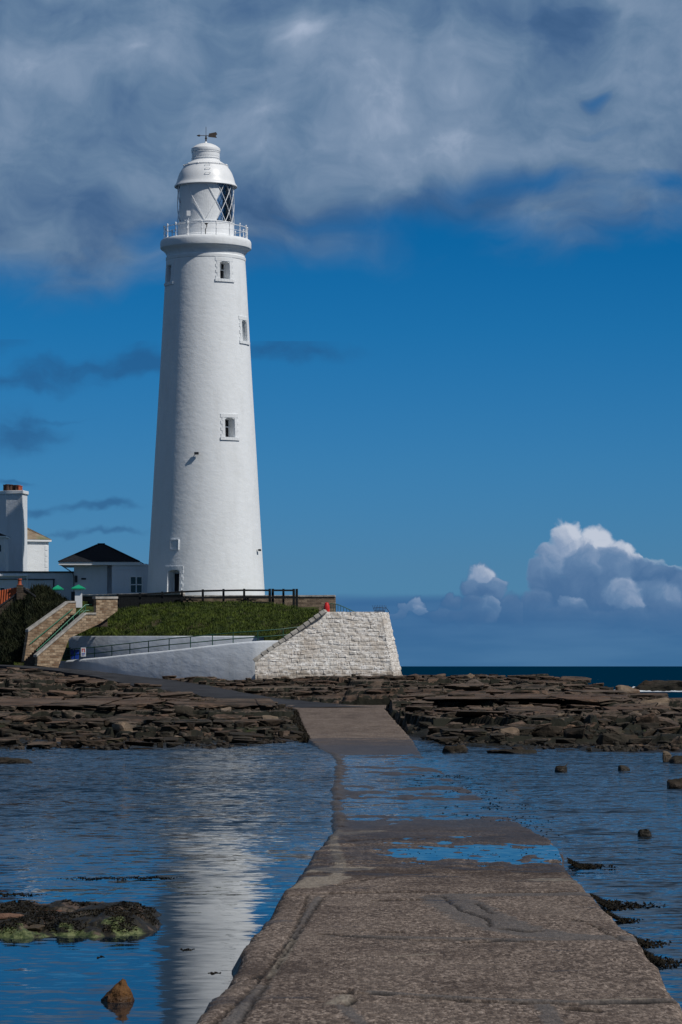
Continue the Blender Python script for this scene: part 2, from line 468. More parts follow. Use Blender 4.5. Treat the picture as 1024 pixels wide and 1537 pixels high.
MAT['green'] = simple('green_railing_paint', (0.012, 0.16, 0.085), 0.45, 0.2, bs=0.1)
MAT['greendk'] = simple('dark_green_paint', (0.01, 0.075, 0.045), 0.5, 0.2, bs=0.1)
MAT['cap'] = simple('green_cap_paint', (0.005, 0.30, 0.15), 0.5, 0.1, bs=0.1)
MAT['blue'] = simple('blue_bin_plastic', (0.01, 0.05, 0.35), 0.4, 0.1, bs=0.05)
MAT['red'] = simple('red_housing_plastic', (0.55, 0.02, 0.015), 0.4, 0.1, bs=0.05)
MAT['iron'] = simple('rusty_black_iron', (0.02, 0.018, 0.017), 0.6, 0.4)
MAT['vane'] = simple('weathered_bronze', (0.035, 0.025, 0.02), 0.6, 0.4)
MAT['terracotta'] = simple('terracotta', (0.32, 0.07, 0.03), 0.8, 0.3, 6)
MAT['potdark'] = simple('sooty_chimney_pot', (0.05, 0.022, 0.015), 0.8, 0.4, 4)
MAT['coping'] = simple('pale_stone_coping', (0.36, 0.34, 0.31), 0.85, 0.3, 2.5, 0.7, 0.02)
MAT['sand'] = m_masonry('sandstone_masonry', (0.50, 0.38, 0.26), (0.20, 0.125, 0.075), (0.34, 0.27, 0.20), 0.46, 0.24, R(33), bd=.06)
MAT['sandx'] = m_masonry('brown_rubble_masonry', (0.40, 0.30, 0.21), (0.18, 0.13, 0.095), (0.30, 0.24, 0.18), 0.55, 0.2, 0)
MAT['stonedk'] = m_masonry('dark_gable_masonry', (0.13, 0.10, 0.075), (0.07, 0.055, 0.045), (0.10, 0.08, 0.065), 0.45, 0.2, 0)
MAT['asphalt'] = simple('worn_asphalt', (0.030, 0.031, 0.036), 0.85, 0.45, 0.5, 0.6, 0.01, spec=0.2)
def f(t, b):
    p = wpos(t); x, y, z = separate(t, p)
    n = noise(t, p, 1.5, 4, 0.6)
    setc(t, b, mixc(t, n.smooth(0.3, 0.7), (0.42, 0.09, 0.03), (0.26, 0.06, 0.025)), 0.85, 0.2)
    wv = t.nodes.new('ShaderNodeTexWave'); wv.inputs['Scale'].default_value = 1.3; wv.inputs['Distortion'].default_value = 0.6
    t.links.new(p, wv.inputs['Vector']); bump(t, b, S(t, wv.outputs['Fac']), 0.9, 0.08)
MAT['pantile'] = material('orange_pantiles', f)
def f(t, b):
    p = wpos(t); n = noise(t, p, 1.2, 5, 0.65); n2 = noise(t, p, 0.4, 3, 0.5)
    c = mixc(t, n.smooth(0.3, 0.7), (0.20, 0.15, 0.11), (0.33, 0.27, 0.19))
    setc(t, b, mixc(t, n2.smooth(0.5, 0.7), c, (0.15, 0.16, 0.09)), 0.9, 0.2); bump(t, b, noise(t, p, 5, 4, 0.6), 0.8, 0.05)
MAT['mossroof'] = material('lichen_covered_tiles', f)
def f(t, b):
    p = wpos(t)
    n = noise(t, p, 1.1, 6, 0.62); n2 = noise(t, p, 0.33, 3, 0.5); n3 = noise(t, p, 4.5, 4, 0.7)
    c = mixc(t, n.smooth(0.32, 0.66), (0.010, 0.021, 0.005), (0.066, 0.090, 0.015))
    c = mixc(t, n3.smooth(0.5, 0.75) * 0.7, c, (0.075, 0.08, 0.022))
    c = mixc(t, n2.smooth(0.55, 0.68) * 0.75, c, (0.085, 0.062, 0.042))
    setc(t, b, c, 0.9, 0.15); bump(t, b, n3 + n, 1.0, 0.25)
MAT['turf'] = material('rough_turf', f)
def leafmat(name, a, c_, h):
    def f(t, b):
        n = noise(t, wpos(t), 0.9, 3, 0.6); n2 = noise(t, wpos(t), 6.0, 2, 0.6)
        setc(t, b, mixc(t, n2.smooth(0.62, 0.7), mixc(t, n.smooth(0.35, 0.65), a, c_), h), 0.7, 0.2)
    return material(name, f)
MAT['blade'] = leafmat('grass_blades', (0.018, 0.036, 0.006), (0.095, 0.13, 0.018), (0.11, 0.10, 0.04))
MAT['leaf'] = leafmat('scrub_foliage', (0.012, 0.018, 0.009), (0.035, 0.042, 0.018), (0.10, 0.08, 0.05))
def f(t, b):
    b.inputs['Base Color'].default_value = (0.5, 0.6, 0.65, 1); b.inputs['Roughness'].default_value = 0.03
    tr = t.nodes.new('ShaderNodeBsdfTransparent'); tr.inputs[0].default_value = (0.86, 0.92, 0.97, 1)
    gl = t.nodes.new('ShaderNodeBsdfGlossy'); gl.inputs['Roughness'].default_value = 0.03; gl.inputs[0].default_value = (0.9, 0.95, 1, 1)
    fr = t.nodes.new('ShaderNodeFresnel'); fr.inputs[0].default_value = 1.5
    mx = t.nodes.new('ShaderNodeMixShader'); t.links.new(fr.outputs[0], mx.inputs[0]); t.links.new(tr.outputs[0], mx.inputs[1]); t.links.new(gl.outputs[0], mx.inputs[2])
    t.links.new(mx.outputs[0], t.nodes['Material Output'].inputs[0])
MAT['glass'] = material('lantern_glass', f)

# ================================================================== THE SETTING
# ------------------------------------------------------------------ water
def f(t, b):
    p = wpos(t); x, y, z = separate(t, p)
    # how broken the surface is: sheltered pool beside the near causeway is calm, open water is choppy
    right = x.smooth(2.6, 5.0)
    far = y.smooth(34, 92)
    patch = noise(t, p, 0.05, 3, 0.5).smooth(0.3, 0.7, 0.75, 1.25)
    flood = x.smooth(-0.6, 0.2) * x.smooth(3.4, 5.2, 1.0, 0.0) * y.smooth(60, 66) * y.smooth(115, 128, 1.0, 0.0)
    k = ((far * 0.80 + 0.06).max(right * 0.62)) * patch * (1.0 - flood * 0.45)
    k = k * y.smooth(135, 260, 1.0, 1.25) * 1.5
    off = y.smooth(225, 320)
    q = vmath(t, 'MULTIPLY', p, (0.55, 1.0, 1.0)).outputs[0]
    w1 = noise(t, q, 3.6, 3, 0.6, 0.4, color=True)
    w2 = noise(t, q, 0.35, 3, 0.55, 0.3, color=True)
    a = vmath(t, 'SUBTRACT', w1, (0.5, 0.5, 0.5)).outputs[0]
    c = vmath(t, 'SUBTRACT', w2, (0.5, 0.5, 0.5)).outputs[0]
    s_ = vmath(t, 'ADD', a, vmath(t, 'SCALE', c, scale=0.45).outputs[0]).outputs[0]
    sx, sy, sz = separate(t, s_)
    nrm = vmath(t, 'NORMALIZE', combine(t, sx * k * 0.8, sy * k - k * 0.075 - off * 0.10, 1.0)).outputs[0]
    t.links.new(nrm, b.inputs['Normal'])
    # foam: sparse white horses offshore and surf round the outer reef
    fn = noise(t, vmath(t, 'MULTIPLY', p, (0.5, 0.16, 1)).outputs[0], 0.55, 5, 0.7)
    cap = fn.smooth(0.70, 0.73) * y.smooth(300, 360) * y.smooth(1500, 3500, 1.0, 0.0)
    ex = (x - 46.0) / 17.0; ey = (y - 452.0) / 42.0
    ring = (ex * ex + ey * ey).smooth(0.25, 1.1, 1.0, 0.0)
    surf = (ring * noise(t, vmath(t, 'MULTIPLY', p, (0.6, 0.2, 1)).outputs[0], 0.9, 5, 0.7).smooth(0.36, 0.5))
    foam = cap.sat()
    col = mixc(t, foam, mixc(t, off, mixc(t, far, (0.003, 0.010, 0.018), (0.003, 0.015, 0.032)), (0.000, 0.021, 0.050)), (0.55, 0.58, 0.6))
    setc(t, b, col, foam * 0.6 + off * 0.18 + 0.045); b.inputs['IOR'].default_value = 1.33
    t.links.new((0.5 - off * 0.36 - (k * 0.32).min(0.28)).k, b.inputs['Specular IOR Level'])
MAT['water'] = material('sea_water', f)
V = np.array([(-30000, -400, 0), (30000, -400, 0), (30000, 60000, 0), (-30000, 60000, 0)], float)
tag(npmesh('sea_water', V, np.array([[0, 1, 2, 3]]), MAT['water'], False), 'dark blue rippled sea water around the causeway and island', 'water', kind='structure')
V = np.array([(-30000, -400, -2.5), (30000, -400, -2.5), (30000, 60000, -2.5), (-30000, 60000, -2.5)], float)
tag(npmesh('seabed', V, np.array([[0, 1, 2, 3]]), simple('seabed_sand', (0.08, 0.07, 0.05)), False), 'sandy seabed under the water', 'ground', kind='structure')

# ------------------------------------------------------------------ rock material
def rockmat(name, lo, hi, alt, wetz=0.25, weed=0.5, scale=1.0, steep=0.0):
    def f(t, b):
        p = wpos(t); x, y, z = separate(t, p)
        n = noise(t, p, 0.45 * scale, 6, 0.62); n2 = noise(t, p, 2.4 * scale, 5, 0.65)
        strat = noise(t, combine(t, x * 0.06, y * 0.06, z * 5.0), 1.0, 3, 0.6)
        c = mixc(t, n.smooth(0.34, 0.66), lo, hi)
        c = mixc(t, strat.smooth(0.45, 0.62) * 0.6, c, alt)
        c = mixc(t, n2.smooth(0.5, 0.72) * 0.55, c, tuple(v * 0.35 for v in lo))
        # seaweed in patches, more low on the shore; steep term also paints undercut shade
        weed_shade = (noise(t, p, 0.8 * scale, 5, 0.65) + (noise(t, vmath(t, 'MULTIPLY', p, (0.6, 1, 1)).outputs[0], 0.16, 3, 0.55) - 0.5) * 0.55 + z.smooth(0.0, 1.6, 0.16, -0.01) + S(t, separate(t, t.nodes.new('ShaderNodeNewGeometry').outputs['True Normal'])[2].k).smooth(0.45, 0.9, steep, 0.0)).smooth(0.53, 0.62) * weed
        c = mixc(t, weed_shade, c, (0.012, 0.013, 0.008))
        al = noise(t, p, 0.3, 4, 0.6).smooth(0.60, 0.68) * z.smooth(0.3, 0.9, 1.0, 0.15) * 0.6 * weed
        c = mixc(t, al, c, (0.035, 0.05, 0.012))
        wet = (z + (n2 - 0.5) * 0.3).smooth(0.02, wetz, 1.0, 0.0)
        c = mixc(t, wet * 0.55, c, tuple(v * 0.3 for v in lo))
        c = mixc(t, noise(t, p, 0.22, 3, 0.5).smooth(0.42, 0.62) * 0.55, c, mixc(t, 1.0, c, (1.0, 0.72, 0.56), 'MULTIPLY'))
        setc(t, b, c, 0.85 - wet * 0.4, 0.25)
        bump(t, b, noise(t, p, 3.0, 6, 0.68) + strat * 0.5, 1.0, 0.10)
    return material(name, f)
MAT['rock'] = rockmat('layered_shore_rock', (0.040, 0.031, 0.024), (0.108, 0.080, 0.060), (0.135, 0.105, 0.080), weed=1.0, steep=0.25)
MAT['ledge'] = rockmat('dry_ledge_rock', (0.038, 0.028, 0.022), (0.125, 0.090, 0.066), (0.15, 0.113, 0.085), weed=0.7, steep=0.32)
MAT['boulder'] = rockmat('weathered_boulder', (0.045, 0.034, 0.027), (0.13, 0.096, 0.072), (0.15, 0.115, 0.09), weed=0.75, scale=2.0, steep=.1)
MAT['paleboulder'] = rockmat('pale_tan_boulder', (0.12, 0.088, 0.062), (0.24, 0.18, 0.125), (0.2, 0.16, 0.13), weed=0.3, scale=2.0)
MAT['pinkrock'] = rockmat('pinkish_boulder', (0.14, 0.075, 0.055), (0.24, 0.15, 0.11), (0.2, 0.14, 0.11), wetz=0.06, weed=0.2, scale=3.0)
MAT['ochrerock'] = rockmat('ochre_wet_rock', (0.07, 0.036, 0.014), (0.17, 0.095, 0.035), (0.12, 0.07, 0.03), wetz=0.10, weed=0.15, scale=6.0)
MAT['darkrock'] = rockmat('dark_wet_rock', (0.016, 0.014, 0.011), (0.045, 0.036, 0.027), (0.05, 0.04, 0.03), wetz=0.1, weed=0.5, scale=2.0)

# ------------------------------------------------------------------ causeway centre line and road
CW_D = [18, 27.2, 31, 36, 40, 44.3, 49, 52, 56, 60, 64, 70, 80, 95, 108, 120, 130, 141, 160, 187, 196]
CW_Z = [.40, .35, .33, .30, .275, .25, .20, .165, .150, .150, .09, -.022, -.020, -.020, -.022, -.022, .03, .18, .50, .92, 1.05]
CW_L = [-1.9, -1.36, -1.13, -1.10, -.93, -.86, -.60, -.55, -.50, -.25, -.12, -.22, -.30, -.25, -.20, -.35, -.9, -1.5, -2.1, -2.8, -3.6]
CW_R = [3.19, 3.19, 3.36, 3.55, 3.60, 3.68, 3.72, 3.85, 4.10, 4.15, 4.10, 4.05, 3.90, 3.60, 3.35, 3.3, 3.3, 3.32, 3.05, 2.75, 3.0]
def cwi(D, a): return np.interp(D, CW_D, a)
ROAD = [(0.0, 190, .98, 5.4), (-2.5, 199, 1.08, 5.0), (-6.5, 211, 1.34, 4.6), (-10.5, 225, 1.74, 5.0), (-14, 239, 2.15, 6.0), (-19, 253, 2.75, 4.6), (-25.3, 264, 3.38, 3.6), (-33, 270.5, 3.8, 3.6), (-46, 275, 4.2, 3.6)]
def catmull(pts, n):
    pts = [np.array(p, float) for p in pts]; out = []
    for i in range(len(pts) - 1):
        p0 = pts[max(i - 1, 0)]; p1 = pts[i]; p2 = pts[i + 1]; p3 = pts[min(i + 2, len(pts) - 1)]
        for k in range(n):
            t = k / n
            out.append(0.5 * (2 * p1 + (p2 - p0) * t + (2 * p0 - 5 * p1 + 4 * p2 - p3) * t * t + (3 * p1 - p0 - 3 * p2 + p3) * t ** 3))
    out.append(pts[-1]); return np.array(out)
RP = catmull(ROAD, 8)

# ------------------------------------------------------------------ rocky foreshore (one height field)
def shore_y(x):
    return np.interp(x, [-40, -15, -6, -1.6, 3.3, 4.6, 6.5, 8, 14, 40], [128, 130, 131, 147, 147, 138, 131, 125, 122, 119]) + fbm(x / 3.0, x * 0 + 3.3, 4, 5) * 5
def base_h(x, y):
    y0 = y; y = y + fbm(x / 9, y / 40, 4, 111) * 11 * sstep(126, 150, y)
    L = np.interp(y, [100, 130, 148, 149.2, 165, 171, 172.2, 200, 215, 226, 227.2, 240, 258, 272, 300], [-.9, 0.02, .18, .42, .48, .52, 1.02, 1.14, 1.30, 1.45, 1.95, 2.1, 2.35, 2.5, 2.6])
    Rr = np.interp(y, [100, 127, 135, 136, 150, 151.2, 168, 183, 184.2, 203, 212, 213.5, 230, 231.5, 245, 262, 285, 300, 330], [-.9, 0.02, .12, .40, .48, .80, .86, .92, 1.28, 1.36, 1.42, 1.90, 2.0, 2.35, 2.55, 2.5, 1.2, -.6, -2.2])
    w = sstep(-6, 5, x)
    h = L * (1 - w) + Rr * w
    y = y0
    # left: the bank rises towards the road
    h = h + sstep(-20, -29, x) * sstep(222, 246, y) * 0.75
    # right: the shelf ends sooner the farther right one looks
    cut = np.interp(x, [8, 14, 18, 22, 26, 34], [272, 262, 240, 220, 206, 190])
    h = h - sstep(0, 26, y - cut) * 3.2 * sstep(6, 12, x)
    h = h - sstep(16, 23, x) * sstep(165, 215, y) * 0.75
    # shoreline wobble
    s = y - shore_y(x)
    h = np.where(s < 12, np.minimum(h, s * 0.035 + 0.02), h)
    return h
def terr(h, step, sharp):
    t = h / step; fl = np.floor(t); fr = t - fl
    return (fl + sstep(0.5 - sharp, 0.5 + sharp, fr)) * step
def shore_h(x, y):
    b = base_h(x, y)
    wx = x + fbm(x / 5, y / 9, 3, 31) * 2.5; wy = y + fbm(x / 6, y / 10, 3, 41) * 6
    h = b + fbm(wx / 14, wy / 14, 4, 1) * 0.5 + fbm(wx / 3.2, wy / 6, 3, 9) * 0.16
    h1 = terr(h, 0.50, 0.035); h2 = terr(h + fbm(x / 2, y / 4, 3, 12) * .07, 0.14, 0.12)
    slab = sstep(-0.1, 0.25, fbm(x / 11, y / 13, 3, 77) + .5 * sstep(168, 176, y) * sstep(204, 196, y))
    hh = h1 * 0.72 + h2 * 0.28
    # jointed blocks with open cracks
    cx, cb, ci = cells(wx / 1.7 + 50, wy / 3.4 + 50, 3)
    rough = 1 - 0.85 * slab
    hh = hh + (ci - 0.5) * 0.50 * rough - np.exp(-(cb / 0.06) ** 2) * (0.12 + 0.18 * rough)
    cx, cb2, ci2 = cells(wx / 0.62 + 9, wy / 1.1 + 9, 8)
    hh = hh + ((ci2 - 0.5) * 0.20 - np.exp(-(cb2 / 0.09) ** 2) * 0.07) * rough * rough
    hh = hh + fbm(x * 1.4, y * 1.1, 3, 22) * 0.035
    # damp the relief into the water line and under the road, causeway and walls
    s = y - shore_y(x)
    k = 0.25 + 0.75 * sstep(0, 14, s)
    hh = b + (hh - b) * k
    return hh, b
def road_clear(x, y, h):
    d = np.full(x.shape, 1e9); rz = np.zeros(x.shape); hw = np.zeros(x.shape)
    for q in RP:
        dd = np.hypot(x - q[0], y - q[1]); m = dd < d
        d = np.where(m, dd, d); rz = np.where(m, q[2], rz); hw = np.where(m, q[3] / 2, hw)
    e = sstep(hw + 0.6, hw - 0.2, d)
    h = h * (1 - e) + (rz - 0.13) * e
    inside = (x > cwi(y, CW_L) - 0.3) & (x < cwi(y, CW_R) + 0.3) & (y < 200)
    h = np.where(inside, np.minimum(h, cwi(y, CW_Z) - 0.25), h)
    return h
xs = np.arange(-48, 46, 0.15); ys = np.arange(112, 330, 0.24)
Xg, Yg = np.meshgrid(xs, ys)
Hg, Bg = shore_h(Xg, Yg)
Hg = road_clear(Xg, Yg, Hg)
under = sstep(262, 266, Yg) * sstep(0.5, -1.5, Xg)                # keep clear of the walls' backs
Hg = np.where(under > 0, np.minimum(Hg, 2.4 + (Xg < -24.5) * 1.3), Hg)
wl = np.interp(Xg, [-26, -21, -17, -12, -7.5, 0], [3.25, 2.75, 2.45, 2.3, 2.45, 2.6])
Hg = np.where((Yg > 246) & (Xg < -6.5) & (Xg > -26), np.minimum(Hg, wl), Hg)
keep = gridfaces(*Xg.shape)
zf = Hg.ravel()[keep].max(1); keep = keep[zf > -0.6]
def sample_h(x, y):
    i = int((y - ys[0]) / 0.24); j = int((x - xs[0]) / 0.15)
    return float(Hg[min(max(i, 0), len(ys) - 1), min(max(j, 0), len(xs) - 1)])
sh = npmesh('rocky_shore', np.stack([Xg, Yg, Hg], -1).reshape(-1, 3), keep, MAT['rock'], True)
sh.data.set_sharp_from_angle(angle=R(38))
tag(sh, 'layered brown rock ledges of the island foreshore', 'rock shore', kind='structure')

# ------------------------------------------------------------------ causeway surface
def f(t, b):
    p = wpos(t); x, y, z = separate(t, p)
    at = lambda n: S(t, (lambda a: (setattr(a, 'attribute_name', n), a)[1])(t.nodes.new('ShaderNodeAttribute')).outputs['Fac'])
    patch, pale, crack, tint = at('patch'), at('pale'), at('crack'), at('tint')
    agg = t.nodes.new('ShaderNodeTexVoronoi'); agg.inputs['Scale'].default_value = 34; t.links.new(vmath(t, 'MULTIPLY', p, (1, .28, 1)).outputs[0], agg.inputs['Vector'])
    cr, cg, cb = separate(t, agg.outputs['Color'])
    n1 = noise(t, p, 0.7, 6, 0.65); n2 = noise(t, vmath(t, 'MULTIPLY', p, (1.0, 0.35, 1)).outputs[0], 8.0, 6, 0.75); n3 = noise(t, vmath(t, 'MULTIPLY', p, (1.0, 0.3, 1)).outputs[0], 19.0, 4, 0.72)
    c = ramp(t, (cr * 0.6 + n3 * 0.4).sat(), [(0.0, (0.020, 0.014, 0.011)), (0.3, (0.085, 0.063, 0.050)), (0.6, (0.175, 0.136, 0.110)), (0.8, (0.30, 0.24, 0.20)), (1.0, (0.58, 0.50, 0.43))])
    c = mixc(t, n1.smooth(0.4, 0.7) * 0.45, c, (0.062, 0.043, 0.034))
    c = mixc(t, n2.smooth(0.54, 0.66) * 0.7, c, (0.036, 0.026, 0.021))
    c = mixc(t, noise(t, vmath(t, 'MULTIPLY', p, (0.5, 0.9, 1)).outputs[0], 1.1, 6, 0.72).smooth(0.53, 0.66) * 0.55, c, (0.048, 0.034, 0.027))
    c = mixc(t, n2.smooth(0.28, 0.42, 1.0, 0.0) * 0.3, c, (0.17, 0.14, 0.115))
    c = mixc(t, tint.sat(), c, mixc(t, 0.72, c, (0.030, 0.019, 0.014)))
    c = mixc(t, (tint * -1.0).sat(), c, mixc(t, 0.45, c, (0.22, 0.18, 0.15)))
    pc = mixc(t, n3.smooth(0.3, 0.7), (0.070, 0.066, 0.066), (0.115, 0.107, 0.104))
    c = mixc(t, patch * n1.smooth(0.25, 0.6, 0.92, 0.62), c, pc)
    c = mixc(t, pale, c, mixc(t, n3.smooth(0.3, 0.7), (0.15, 0.125, 0.10), (0.26, 0.225, 0.185)))
    c = mixc(t, crack.sat(), c, (0.012, 0.010, 0.009))
    wet = (z + (n1 - 0.5) * 0.10).smooth(0.06, 0.16, 1.0, 0.0)
    damp = ((noise(t, vmath(t, 'MULTIPLY', p, (0.5, 1.2, 1)).outputs[0], 0.9, 5, 0.65) + z.smooth(0.12, 0.30, 0.13, -0.10)).smooth(0.52, 0.60)) * z.smooth(0.5, 0.3)
    wet = wet.max(damp * 0.85)
    c = mixc(t, wet * 0.7, c, (0.022, 0.015, 0.012))
    setc(t, b, c, 0.85 - wet * 0.40, 0.2)
    bump(t, b, (1.0 - S(t, agg.outputs['Distance'])) * 0.5 + n3 * 0.8 + n2 * 0.6, 0.9, 0.013)
MAT['causeway'] = material('exposed_aggregate_concrete', f)
def pxg(px, py):
    """photo pixel on the causeway surface -> (x, y)"""
    D = 40.0
    for _ in range(12): D = F * (H - float(cwi(D, CW_Z))) / (py - HOR)
    return ((px - 512) / F * D, D)
PATCH = [([(345, 1540), (372, 1505), (396, 1482)], .085, 'patch'), ([(452, 1388), (466, 1365), (480, 1347)], .06, 'patch'), ([(430, 1420), (440, 1410), (452, 1390)], .05, 'patch'),
         ([(404, 1468), (412, 1456), (418, 1449)], .035, 'pale'), ([(420, 1447), (432, 1428), (442, 1410)], .045, 'pale'), ([(497, 1508), (506, 1502), (518, 1496), (524, 1506)], .06, 'pale'),
         ([(515, 1510), (528, 1524), (545, 1540)], .07, 'patch'), ([(560, 1490), (620, 1494), (740, 1501), (860, 1504), (960, 1503), (1012, 1500)], .085, 'patch'),
         ([(512, 1405), (600, 1407), (700, 1409), (760, 1412), (850, 1412), (932, 1410)], .16, 'patch'), ([(668, 1347), (692, 1362), (735, 1382), (770, 1395), (830, 1405), (925, 1408)], .42, 'patch'),
         ([(812, 1508), (826, 1522), (830, 1540)], .09, 'patch'), ([(900, 1502), (980, 1500)], .05, 'pale'), ([(500, 1327), (512, 1300), (500, 1262), (505, 1246)], .10, 'pale'),
         ([(590, 1437), (650, 1434)], .05, 'pale'), ([(700, 1344), (880, 1342)], .35, 'patch'), ([(440, 1332), (470, 1326), (490, 1318)], .38, 'pale'), ([(455, 1308), (520, 1304)], .45, 'pale'), ([(820, 1322), (860, 1322)], .3, 'pale'), ([(505, 1252), (560, 1248)], .3, 'pale')]
CRACKS = [([(360, 1540), (376, 1510), (398, 1484), (404, 1470), (420, 1446), (440, 1414), (456, 1390), (470, 1368), (486, 1346)], .022), ([(318, 1540), (386, 1478), (414, 1440), (436, 1408), (450, 1380), (462, 1345)], .012),
          ([(512, 1493), (560, 1492), (620, 1497), (740, 1505), (860, 1507), (1010, 1503)], .022), ([(640, 1346), (664, 1346), (690, 1366), (731, 1379), (738, 1393), (790, 1399), (812, 1398)], .04), ([(716, 1357), (738, 1371)], .05), ([(860, 1380), (880, 1384), (932, 1410)], .02),
          ([(480, 1402), (512, 1404), (600, 1409), (640, 1412), (700, 1411)], .03), ([(700, 1416), (760, 1413), (800, 1416)], .03), ([(500, 1494), (527, 1488), (532, 1502), (520, 1510)], .04), ([(425, 1345), (480, 1342), (600, 1339), (720, 1341), (870, 1339)], .03),
          ([(500, 1330), (600, 1312), (700, 1309), (860, 1314)], .035), ([(520, 1262), (640, 1258)], .04), ([(545, 1396), (600, 1399)], .03), ([(380, 1470), (392, 1464)], .05), ([(560, 1352), (640, 1350)], .03), ([(850, 1514), (900, 1518)], .03)]
def seg_dist(x, y, pts):
    d = np.full(x.shape, 1e9)
    for (a, b_) in zip(pts[:-1], pts[1:]):
        ax, ay = a; bx, by = b_; vx, vy = bx - ax, by - ay; L = vx * vx + vy * vy + 1e-12
        t = np.clip(((x - ax) * vx + (y - ay) * vy) / L, 0, 1)
        d = np.minimum(d, np.hypot(x - ax - t * vx, y - ay - t * vy))
    return d
rows = np.concatenate([np.arange(18, 26, .2), np.arange(26, 40, .045), np.arange(40, 52, .07), np.arange(52, 68, .09), np.arange(68, 130, .25), np.arange(130, 197, .5)])
cols = np.linspace(0, 1, 120)
Dg, Ug = np.meshgrid(rows, cols, indexing='ij')
Lx = cwi(Dg, CW_L) + fbm(Dg / 1.6, Dg * 0 + 1.7, 4, 51) * .11 + fbm(Dg / .25, Dg * 0, 2, 55) * .03
Rx = cwi(Dg, CW_R) + fbm(Dg / 1.8, Dg * 0 + 7.7, 4, 61) * .09 + fbm(Dg / .3, Dg * 0 + 2, 2, 65) * .025
Xc = Lx + (Rx - Lx) * Ug
Zc = cwi(Dg, CW_Z)
wgt = sstep(62, 70, Dg) * sstep(128, 120, Dg)
Zc = Zc + fbm(Xc / 1.3, Dg / 2.5, 4, 71) * (0.012 + 0.055 * wgt) + fbm(Xc * 2.2, Dg * 1.3, 4, 171) * .06 * np.exp(-((Dg - 55) / 6) ** 2) + fbm(Xc * 3.0, Dg * 3.0, 3, 72) * .006 + fbm(Xc * 11, Dg * 11, 2, 73) * .0035
# slabs laid with small steps between them, the hollow that holds the pool
joints = [pxg(700, y)[1] for y in (1504, 1411, 1340, 1311, 1248)] + [72, 81, 90, 99, 108, 117, 126, 134, 146, 158, 170, 182]
for k, j in enumerate(joints):
    Zc = Zc + (Dg > j + 0.03 * np.sin(Xc * 3)) * ((-1) ** k) * 0.008 * (1 + 1.5 * wgt)
Zc = Zc - 0.045 * np.exp(-((Dg - 55.2) / 3.0) ** 2) * sstep(0.3, 1.6, Xc) * (1.0 + 0.5 * fbm(Xc, Dg / 1.5, 3, 81))
# kerb stones along the drowned left edge and a lip on the right
kerb = np.exp(-((Xc - Lx - 0.18) / 0.16) ** 2) * wgt
Zc = Zc + kerb * (0.02 + 0.05 * (np.sin(Dg * 2.1 + fbm(Dg / 3, Dg * 0, 2, 91) * 4) > -0.1))
patch = np.zeros(Dg.shape); pale = np.zeros(Dg.shape); crack = np.zeros(Dg.shape)
jit = fbm(Xc * 5, Dg * 3, 3, 95)
for pts, w, kind in PATCH:
    g = [pxg(*q) for q in pts]; d = seg_dist(Xc, Dg, g) + jit * w * .5
    m = sstep(w * 1.1, w * 0.85, d)
    if kind == 'patch': patch = np.maximum(patch, m)
    else: pale = np.maximum(pale, m)
wob = fbm(Xc * 3, Dg * 2.2, 3, 97) * 0.05
for pts, w in CRACKS:
    g = [pxg(*q) for q in pts]; d = seg_dist((Xc + wob * .5) * 5, Dg + wob * 2.5, [(a * 5, b) for a, b in g])
    brk = sstep(-0.55, -0.2, fbm(Xc * 1.3, Dg * 1.3, 3, 99))
    m = np.exp(-((d + jit * .05) / (w * 1.3 + .075)) ** 4) * brk
    crack = np.maximum(crack, m)
Zc = Zc + patch * .006 - crack * .035 + pale * .006
# broken edges
edge = np.minimum(Xc - Lx, Rx - Xc)
Zc = Zc - np.exp(-(edge / .05) ** 2) * .03 * (1 + fbm(Dg * 2, Xc * 0, 2, 101))
nr, nc = Dg.shape
tint = np.zeros(Dg.shape); js = sorted(joints)
for k in range(len(js) + 1):
    lo_j = js[k - 1] if k else 0; hi_j = js[k] if k < len(js) else 999
    tint = np.where((Dg >= lo_j) & (Dg < hi_j), [-.10, .05, -.12, .10, .02, .28, .1, .0, .15, -.05, .1][k % 11], tint)
tint = tint + fbm(Xc / 1.1, Dg / 2.6, 5, 141) * .9 + np.exp(-((Dg - 50.2) / 2.2) ** 2) * (.95 + fbm(Xc / .7, Dg, 3, 143)) + np.exp(-((Dg - 60.5) / 1.8) ** 2) * .7 * (1 + fbm(Xc / .5, Dg, 3, 145))
tint = np.where((Dg > 132) & (Dg < 190), tint - .12 + .25 * np.exp(-((Dg - 136) / 3.5) ** 2), tint)
pale = np.maximum(pale, kerb * .6 * (fbm(Xc * 2, Dg * .8, 3, 147) > -.1))
Vc = np.stack([Xc, Dg, Zc], -1)
Lo = Vc[:, :1].copy(); Lo[..., 0] -= .10 + .12 * np.abs(fbm(Dg[:, :1] * 2, Dg[:, :1] * 0, 3, 103)); Lo[..., 2] -= .25
Lo2 = Vc[:, :1].copy(); Lo2[..., 0] -= .35; Lo2[..., 2] = -1.6
Ro = Vc[:, -1:].copy(); Ro[..., 0] += .07 + .10 * np.abs(fbm(Dg[:, :1] * 2, Dg[:, :1] * 0, 3, 105)); Ro[..., 2] -= .25
Ro2 = Vc[:, -1:].copy(); Ro2[..., 0] += .35; Ro2[..., 2] = -1.6
Vall = np.concatenate([Lo2, Lo, Vc, Ro, Ro2], 1)
pad = lambda a: np.pad(a, ((0, 0), (2, 2)), mode='edge').ravel()
cw = npmesh('causeway', Vall.reshape(-1, 3), gridfaces(nr, nc + 4), MAT['causeway'], True, attrs={'patch': pad(patch), 'pale': pad(pale), 'crack': pad(crack), 'tint': pad(tint)})
tag(cw, 'cracked brown concrete causeway running out to the island', 'causeway', kind='structure')
